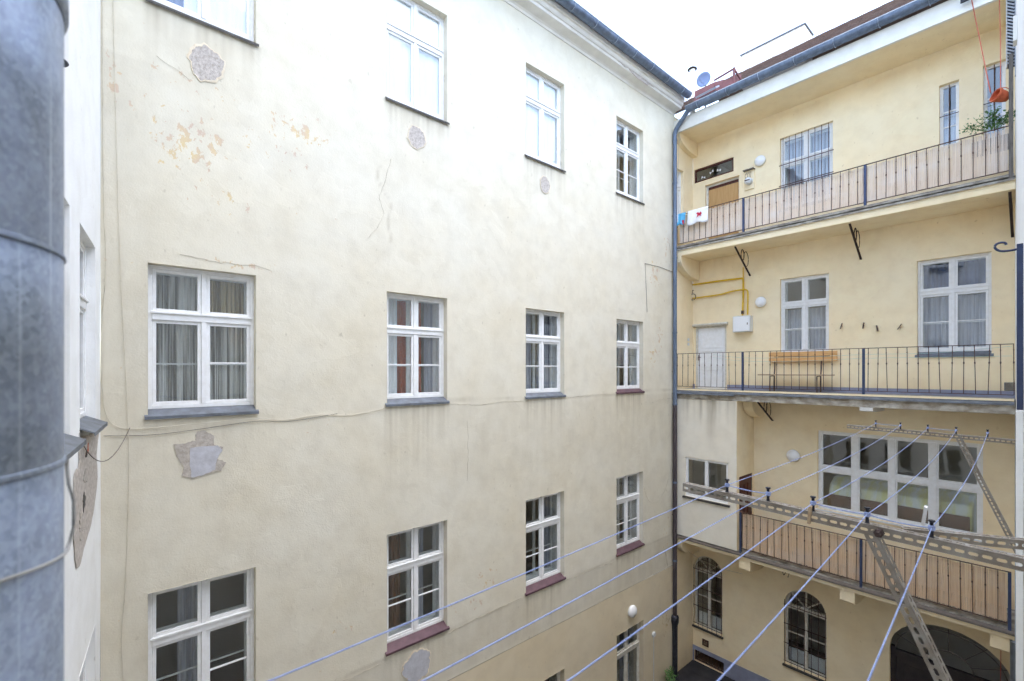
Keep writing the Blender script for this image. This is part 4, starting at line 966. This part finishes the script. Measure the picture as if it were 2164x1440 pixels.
# ================================================================== NEAR LEFT WALL
MB().quad((0, 0, 6.9), (0, 6, 6.9), (0, 6, 11.4), (0, 0, 8.4)).build('gable_wall', 'plaster_cream', faA)
fC = thing('left_building', 'off-white plastered building at the left edge behind the galvanised duct', 'building', FC)
CU = [(-1.64, 1.13), (-3.33, 1.14), (-5.02, 1.14)]
rowsC = [rows['mid'], rows['low'], rows['top']]
opsC = [(u, u + w_, a, b) for u, w_ in CU for a, b in rowsC]
def dirtC(u, z):
    d = np.zeros_like(u)
    for ua, w_ in CU:
        for a, b in rowsC: d = np.maximum(d, .6 * (u > ua) * (u < ua + w_) * (z < a) * np.exp(-np.clip(a - z, 0, 9) / .5))
    return np.maximum(d, .25 * np.exp(-((u + 1.9) / .1) ** 2) * (z > 5))
wall(fC, 'wall', 'plaster_white', -8.6, 0.0, GZ, 7.2, opsC, .09, .06, fields={'dirt': dirtC})  # unseen top kept low so more skylight reaches the courtyard walls
MB().prism_x([(0.05, 6.95), (-.02, 6.95), (-.08, 7.05), (-.09, 7.17), (0.05, 7.22)], -8.6, -.02).build('cornice', 'old_white_paint', fC)
MB().quad((-8.6, -.1, 7.25), (-.02, -.1, 7.25), (-.02, 6, 9.0), (-8.6, 6, 9.0)).build('roof', 'roof_tile', fC)
rooms(fC, -8.6, .0, .08, 3.0, [(3.9, 7.5), (-1.5, 3.0), (-5.9, -2.2)])
for u, w_ in CU:
    for nm in ('top', 'mid', 'low'):
        a, b = rows[nm]; a += .075; wn = window(fC, u, a, w_, b - a, .075, sill=.11, bars=(False, False), inner=nm == 'mid')
        if nm == 'mid': curtain(wn, 'curtain_lace', .04, w_ - .04, .04, 1.9, .36, 8, .02)
q = [(-1.624, -0.631), (-0.917, -0.667), (-0.232, -0.696), (-0.448, -0.957), (-0.363, -1.245), (-0.572, -1.473), (-0.917, -1.648), (-1.324, -1.728), (-1.68, -1.82), (-1.894, -1.753), (-2.02, -1.395), (-2.02, -1.146), (-1.945, -0.91), (-1.735, -0.903), (-1.68, -0.735)]
q = smoothpath([(x, 0, z_) for x, z_ in q] + [(q[0][0], 0, q[0][1])], 4)[:-1]
MB().prism_y([(p.x + random.uniform(-.012, .012), p.z + random.uniform(-.012, .012)) for p in q][::1], -.005, 0).build('plaster_patch', 'bare_plaster', fC, (0, -.004, 0))
patch(fC, 'plaster_hole', 'sill_dark', -1.43, -1.28, .07, .07, -.010, seed=8, jag=.45); patch(fC, 'plaster_hole', 'brown_mortar', -1.62, -1.45, .10, .12, -.010, seed=18, jag=.4); patch(fC, 'plaster_hole', 'brown_mortar', -1.35, -1.05, .10, .06, -.010, seed=19, jag=.4)
patch(fC, 'plaster_hole', 'rusty_iron', -1.28, -.84, .05, .03, -.010, seed=9, jag=.4)
patch(fC, 'brick_fragment', 'terracotta', -1.16, -.80, .03, .05, -.009, seed=10, jag=.3)
fl_ = thing('flue_pipe', 'white flue pipe ending open on the left wall beside the duct', 'pipe', FC, (-3.75, -.12, 1.85))
MB().lathe([(.08, 0), (.08, 8.0)], 24).build('pipe', 'white_paint', fl_, smooth=True); MB().lathe([(.072, .0), (.08, .0)], 24).build('rim', 'sill_grey', fl_); MB().lathe([(.072, 0.0), (.072, .04), (0, .04)], 24).build('inside', 'sill_grey', fl_, smooth=True)
p0, p1 = FC.p(-1.66, -.03, -.70), FA.p(.28, -.012, -.72)
pts = [p0.lerp(p1, t_) - Vector((0, 0, 1.25 * t_ * (1 - t_) * (1 - .35 * t_))) for t_ in [i / 16 for i in range(17)]]
o = MB().tube([p - p0 for p in pts], .0045, 6).build('cable', 'cable_dark', None, p0, smooth=True); tag(o, 'dark cable looping in front of the broken plaster below the left window', 'cable')

# galvanised duct close to the camera
DC = Frame((-.782, .539), 0.0)
du = thing('ventilation_duct', 'large galvanised ventilation duct filling the left edge in front', 'duct', DC, (0, 0, 0))
r_ = .19
for a, b in ((-9.43, -.125), (-.125, .162), (.162, .50)):
    MB().lathe([(r_, a), (r_, a + .02), (r_, (a + b) / 2), (r_, b - .004), (r_ - .006, b)], 96).build('duct_section', 'galvanised', du, smooth=True)
for z_ in (-.125, .162): MB().lathe([(r_ - .001, z_ - .0045), (r_ + .0025, z_ - .0042), (r_ + .0018, z_ + .001), (r_ - .001, z_ + .003)], 96).build('seam_band', 'galvanised', du, smooth=False)
MB().lathe([(r_, .50), (r_ + .005, .505), (r_ + .005, .53), (r_ - .016, .56), (r_ - .018, 9.5)], 96).build('duct_section', 'galvanised', du, smooth=True)
pts = [((r_ + .004) * math.cos(R(a)), (r_ + .004) * math.sin(R(a)), -.238 - .016 * smooth(np.array(a), -20, 44)) for a in range(-110, 45, 7)]
cr = lambda a, k, z_: (k * math.cos(R(a)), k * math.sin(R(a)), z_)
pts += [cr(46, r_ + .007, -.245), cr(46, r_ + .010, -.225), cr(46, r_ + .010, -.19), cr(46, r_ + .005, -.165), cr(48, r_ + .003, -.13)]
o = MB().tube(smoothpath(pts, 3), .0022, 6).build('cord', 'cord_grey', None, DC.p(0, 0, 0), smooth=True); tag(o, 'thin pale cord wrapped round the galvanised duct', 'cord')

# ================================================================== WALL BESIDE THE CAMERA (seen edge-on at the right)
fR = thing('right_building', 'pale building seen edge-on at the right edge where the clothes dryers are fixed', 'building', FR)
wall(fR, 'wall', 'plaster_white', -1.4, 14.2, GZ, 7.4, [], .1, .2, fields={'dirt': lambda u, z: .15 + 0 * u})  # top cut off just out of view, lowered to admit skylight
MB().quad((-1.4, -.05, 7.45), (14.2, -.05, 7.45), (14.2, 6, 10.0), (-1.4, 6, 10.0)).build('roof', 'roof_tile', fR)
MB().box(6.05, 6.25, -.055, -.004, GZ, -.42).build('pilaster', 'plaster_white', fR)
MB().box(2.0, 2.2, -.05, -.004, 5.35, 5.75).build('slab_band', 'fascia_white', fR)  # plain pale band standing in for the side gallery's slab edge
po = thing('bracket_post', 'dark blue iron post with scrolled arm at the right edge', 'post', FR, (6.2, 0, -.40))
MB().box(-.05, .05, -.05, -.004, 0, 1.70).build('post', 'blue_paint', po)
MB().tube(smoothpath([(0, -.01, 1.66), (0, -.10, 1.65), (0, -.17, 1.66), (0, -.205, 1.70), (0, -.195, 1.735), (0, -.16, 1.745), (0, -.13, 1.735), (0, -.125, 1.715)], 5), .011, 8).build('scroll', 'blue_paint', po, smooth=True)

# ================================================================== CLOTHESLINES
def slotted_angle(p, q, w_, side, label_parent, name, pitch=.041, sl=.031, sh=.015, th=.0028, flange=True):
    """L-section bar with real rounded slots, running from p to q; web hangs down, flange points to `side`"""
    p, q = Vector(p), Vector(q); X = (q - p).normalized(); S = Vector(side); S = (S - X * S.dot(X)).normalized(); Z = X.cross(S); 
    if Z.z > 0: Z = -Z
    Ln = (q - p).length; mb = MB()
    def plate(A, B):                      # plate in plane X-A, thickness along B
        n = max(1, int(Ln / pitch)); pc = Ln / n
        for i in range(n):
            x0, x1 = i * pc, (i + 1) * pc; cx, cy = (x0 + x1) / 2, w_ * .52; ns = 12; r2 = sh / 2; hl = sl / 2 - r2
            inner = []
            for k in range(ns):
                a = 2 * math.pi * (k + .5) / ns; inner.append((cx + (hl if math.cos(a) > 0 else -hl) + r2 * math.cos(a), cy + r2 * math.sin(a)))
            outer = []
            for (ix, iy) in inner:
                dx, dy = ix - cx, iy - cy
                s_ = min((pc / 2) / max(abs(dx), 1e-6), ((w_ - cy) if dy > 0 else cy) / max(abs(dy), 1e-6)); outer.append((cx + dx * s_, cy + dy * s_))
            for cxn, cyn in ((x0, 0), (x1, 0), (x1, w_), (x0, w_)):
                k = min(range(ns), key=lambda j: (outer[j][0] - cxn) ** 2 + (outer[j][1] - cyn) ** 2); outer[k] = (cxn, cyn)
            b = len(mb.v)
            for off in (0, th):
                for ring in (outer, inner):
                    for (x, y_) in ring: mb.v.append(tuple(p + X * x + A * y_ + B * off))
            for k in range(ns):
                j = (k + 1) % ns
                mb.f += [(b + k, b + j, b + ns + j, b + ns + k), (b + 2 * ns + k, b + 3 * ns + k, b + 3 * ns + j, b + 2 * ns + j), (b + ns + k, b + ns + j, b + 3 * ns + j, b + 3 * ns + k), (b + k, b + 2 * ns + k, b + 2 * ns + j, b + j)]
    plate(Z, S * 1.0)
    if flange: plate(S, Z * 1.0)
    return mb.build(name, 'slotted_steel', label_parent)
uB = Vector((math.cos(FB.a), math.sin(FB.a), 0)); uA = Vector((math.cos(TH), math.sin(TH), 0))
P1 = Vector((1.2466, 2.72, 0)); P2 = Vector((4.722, 6.05, 0)); Pd = (P2 - P1).normalized()
WOR = Frame((0, 0), 0)
def dryer(P, tip, base, zt, zb, w_, pegs, ph, label, strut=None, brace=None):
    t_ = thing('clothes_dryer', label, 'clothes dryer', WOR, (0, 0, 0), 'slotted steel clothes dryers')
    t_.location = P + Vector((0, 0, zt)); o = t_.location.copy()
    f = lambda s, z: P + uB * s + Vector((0, 0, z)) - o
    zz = lambda s: zt + (zb - zt) * (s - tip) / (base - tip)
    slotted_angle(f(tip, zz(tip)), f(base, zz(base)), w_, uA, t_, 'bar')
    if strut: slotted_angle(f(strut[0], zz(strut[0]) - .02), f(strut[1], strut[2]), w_, uA + Vector((0, 0, .2)), t_, 'strut')
    if brace: slotted_angle(f(brace[0], zz(brace[0]) + .004) + uA * .05, f(base, zz(base) + .004) + uA * brace[1], w_ * .8, uA, t_, 'brace')
    me = MB().lathe([(.0, -.01), (.011, -.01), (.011, 0), (.008, .004), (.007, ph * .3), (.009, ph * .45), (.007, ph * .6), (.007, ph * .88), (.013, ph * .93), (.013, ph), (0, ph)], 12).mesh('peg', 'black_plastic')
    for s in pegs:
        b = bpy.data.objects.new('peg', me); COL.objects.link(b); b.parent = t_; b.location = f(s, zz(s)) + uA * w_ * .45
    return t_, [P + uB * s + Vector((0, 0, zz(s) + ph * .55)) + uA * w_ * .45 for s in pegs]
n_peg = (0.0, .225, .441, .668, .899); f_peg = (0.0, .249, .509, .760, 1.021)
tN, pn = dryer(P1, -.267, 1.30, -.705, -.745, .050, n_peg, .075, 'nearest slotted steel clothes dryer arm reaching over the courtyard, lower right', (.70, 1.33, -2.2), (.80, .36))
tF, pf = dryer(P2, -.308, 1.29, -.725, -.76, .050, f_peg, .085, 'farther slotted steel clothes dryer arm in front of the wide gallery window', (.80, 1.30, -2.05))
MB().lathe([(0, 0), (.02, 0), (.02, .025), (.012, .03), (.012, .05), (0, .05)], 6).build('bolt', 'rusty_iron', tN, uB * .72 + uA * .0 + Vector((0, 0, -.05)), (R(90), 0, FB.a))
clip = MB().box(-.006, .006, -.01, .01, -.05, .045)
cl = clip.build('clothes_peg', 'bench_seat', None, P1 + uB * .435 + Vector((0, 0, -.735)) - uA * .008, (.1, .1, FB.a)); tag(cl, 'wooden clothes peg clipped on the nearest clothes dryer arm', 'clothes peg')
cl = clip.build('clothes_peg', 'tea_towel_white', None, P1 + uB * .86 + uA * .14 + Vector((0, 0, -.67)), (.25, .15, FB.a)); tag(cl, 'white clothes peg standing by the nearest clothes dryer arm', 'clothes peg')
# far end of the lines: a third arm below the camera, out of the picture
Pg = P1 + (P1 - P2) * .56
tG, pg = dryer(Pg, -.1, 1.25, -.715, -.735, .050, (0, .225, .441, .668, .899), .075, 'clothes dryer arm directly below the viewpoint')
def sag(a, b, s, n=14): return [a.lerp(b, i / n) - Vector((0, 0, s * 4 * (i / n) * (1 - i / n))) for i in range(n + 1)]
names = ('blue clothesline rope nearest the cream facade, outermost of five', 'second blue clothesline rope from the cream facade side', 'middle blue clothesline rope of five', 'fourth blue clothesline rope from the cream facade side', 'blue clothesline rope nearest the right wall, innermost of five')
for i in range(5):
    path = sag(pf[i], pn[i], .03 + .012 * i) + sag(pn[i], pg[i], .008)[1:]; o0 = path[0]
    o = MB().tube([p - o0 for p in path], .0021, 7).build('clothesline_rope', 'rope_blue', None, o0, smooth=True); tag(o, names[i], 'rope', 'blue clothesline ropes')
    if i in (0, 2):
        for pk in (pn, pf):
            MB().tube([p - o0 for p in sag(pk[i], pk[i + 1], .006, 6)], .003, 6).build('rope_link', 'rope_blue', o)
    elif i == 3: MB().tube([p - o0 for p in sag(pn[3], pn[4], .008, 6)], .003, 6).build('rope_link', 'rope_blue', o)
    for p in (pn[i], pf[i]):
        MB().lathe([(.007, -.012), (.013, -.008), (.013, .008), (.007, .012)], 10).build('knot', 'rope_blue', o, p - o0)

cable('cord', smoothpath([(.02, .25, -5.45), (.5, .6, -5.85), (1.0, .9, -6.05), (1.6, 1.1, -6.1)], 5), .006, 'cable_beige', FB, 'thin pale cord strung below the lowest gallery in front of the arched window', 'cord')
cable('string', [(7.0, .1, -5.3), (6.98, .1, -9.0)], .006, 'red_string', FB, 'thin red string hanging in front of the dark gateway', 'string')

for i, z_ in enumerate((.36, .27)):
    cable('washing_line', smoothpath([(1.2, .06, z_ + .12), (2.05, .05, z_), (3.4, .05, z_ - .02), (4.79, .05, z_ + .02), (6.0, .05, z_ + .02), (7.15, .05, z_ + .12 - .1 * i)], 5), .0035, 'line_green', FB, ('pale green washing line strung behind the middle gallery railing, upper of two', 'pale green washing line strung behind the middle gallery railing, lower of two')[i], 'washing line', 'washing lines on the middle gallery')
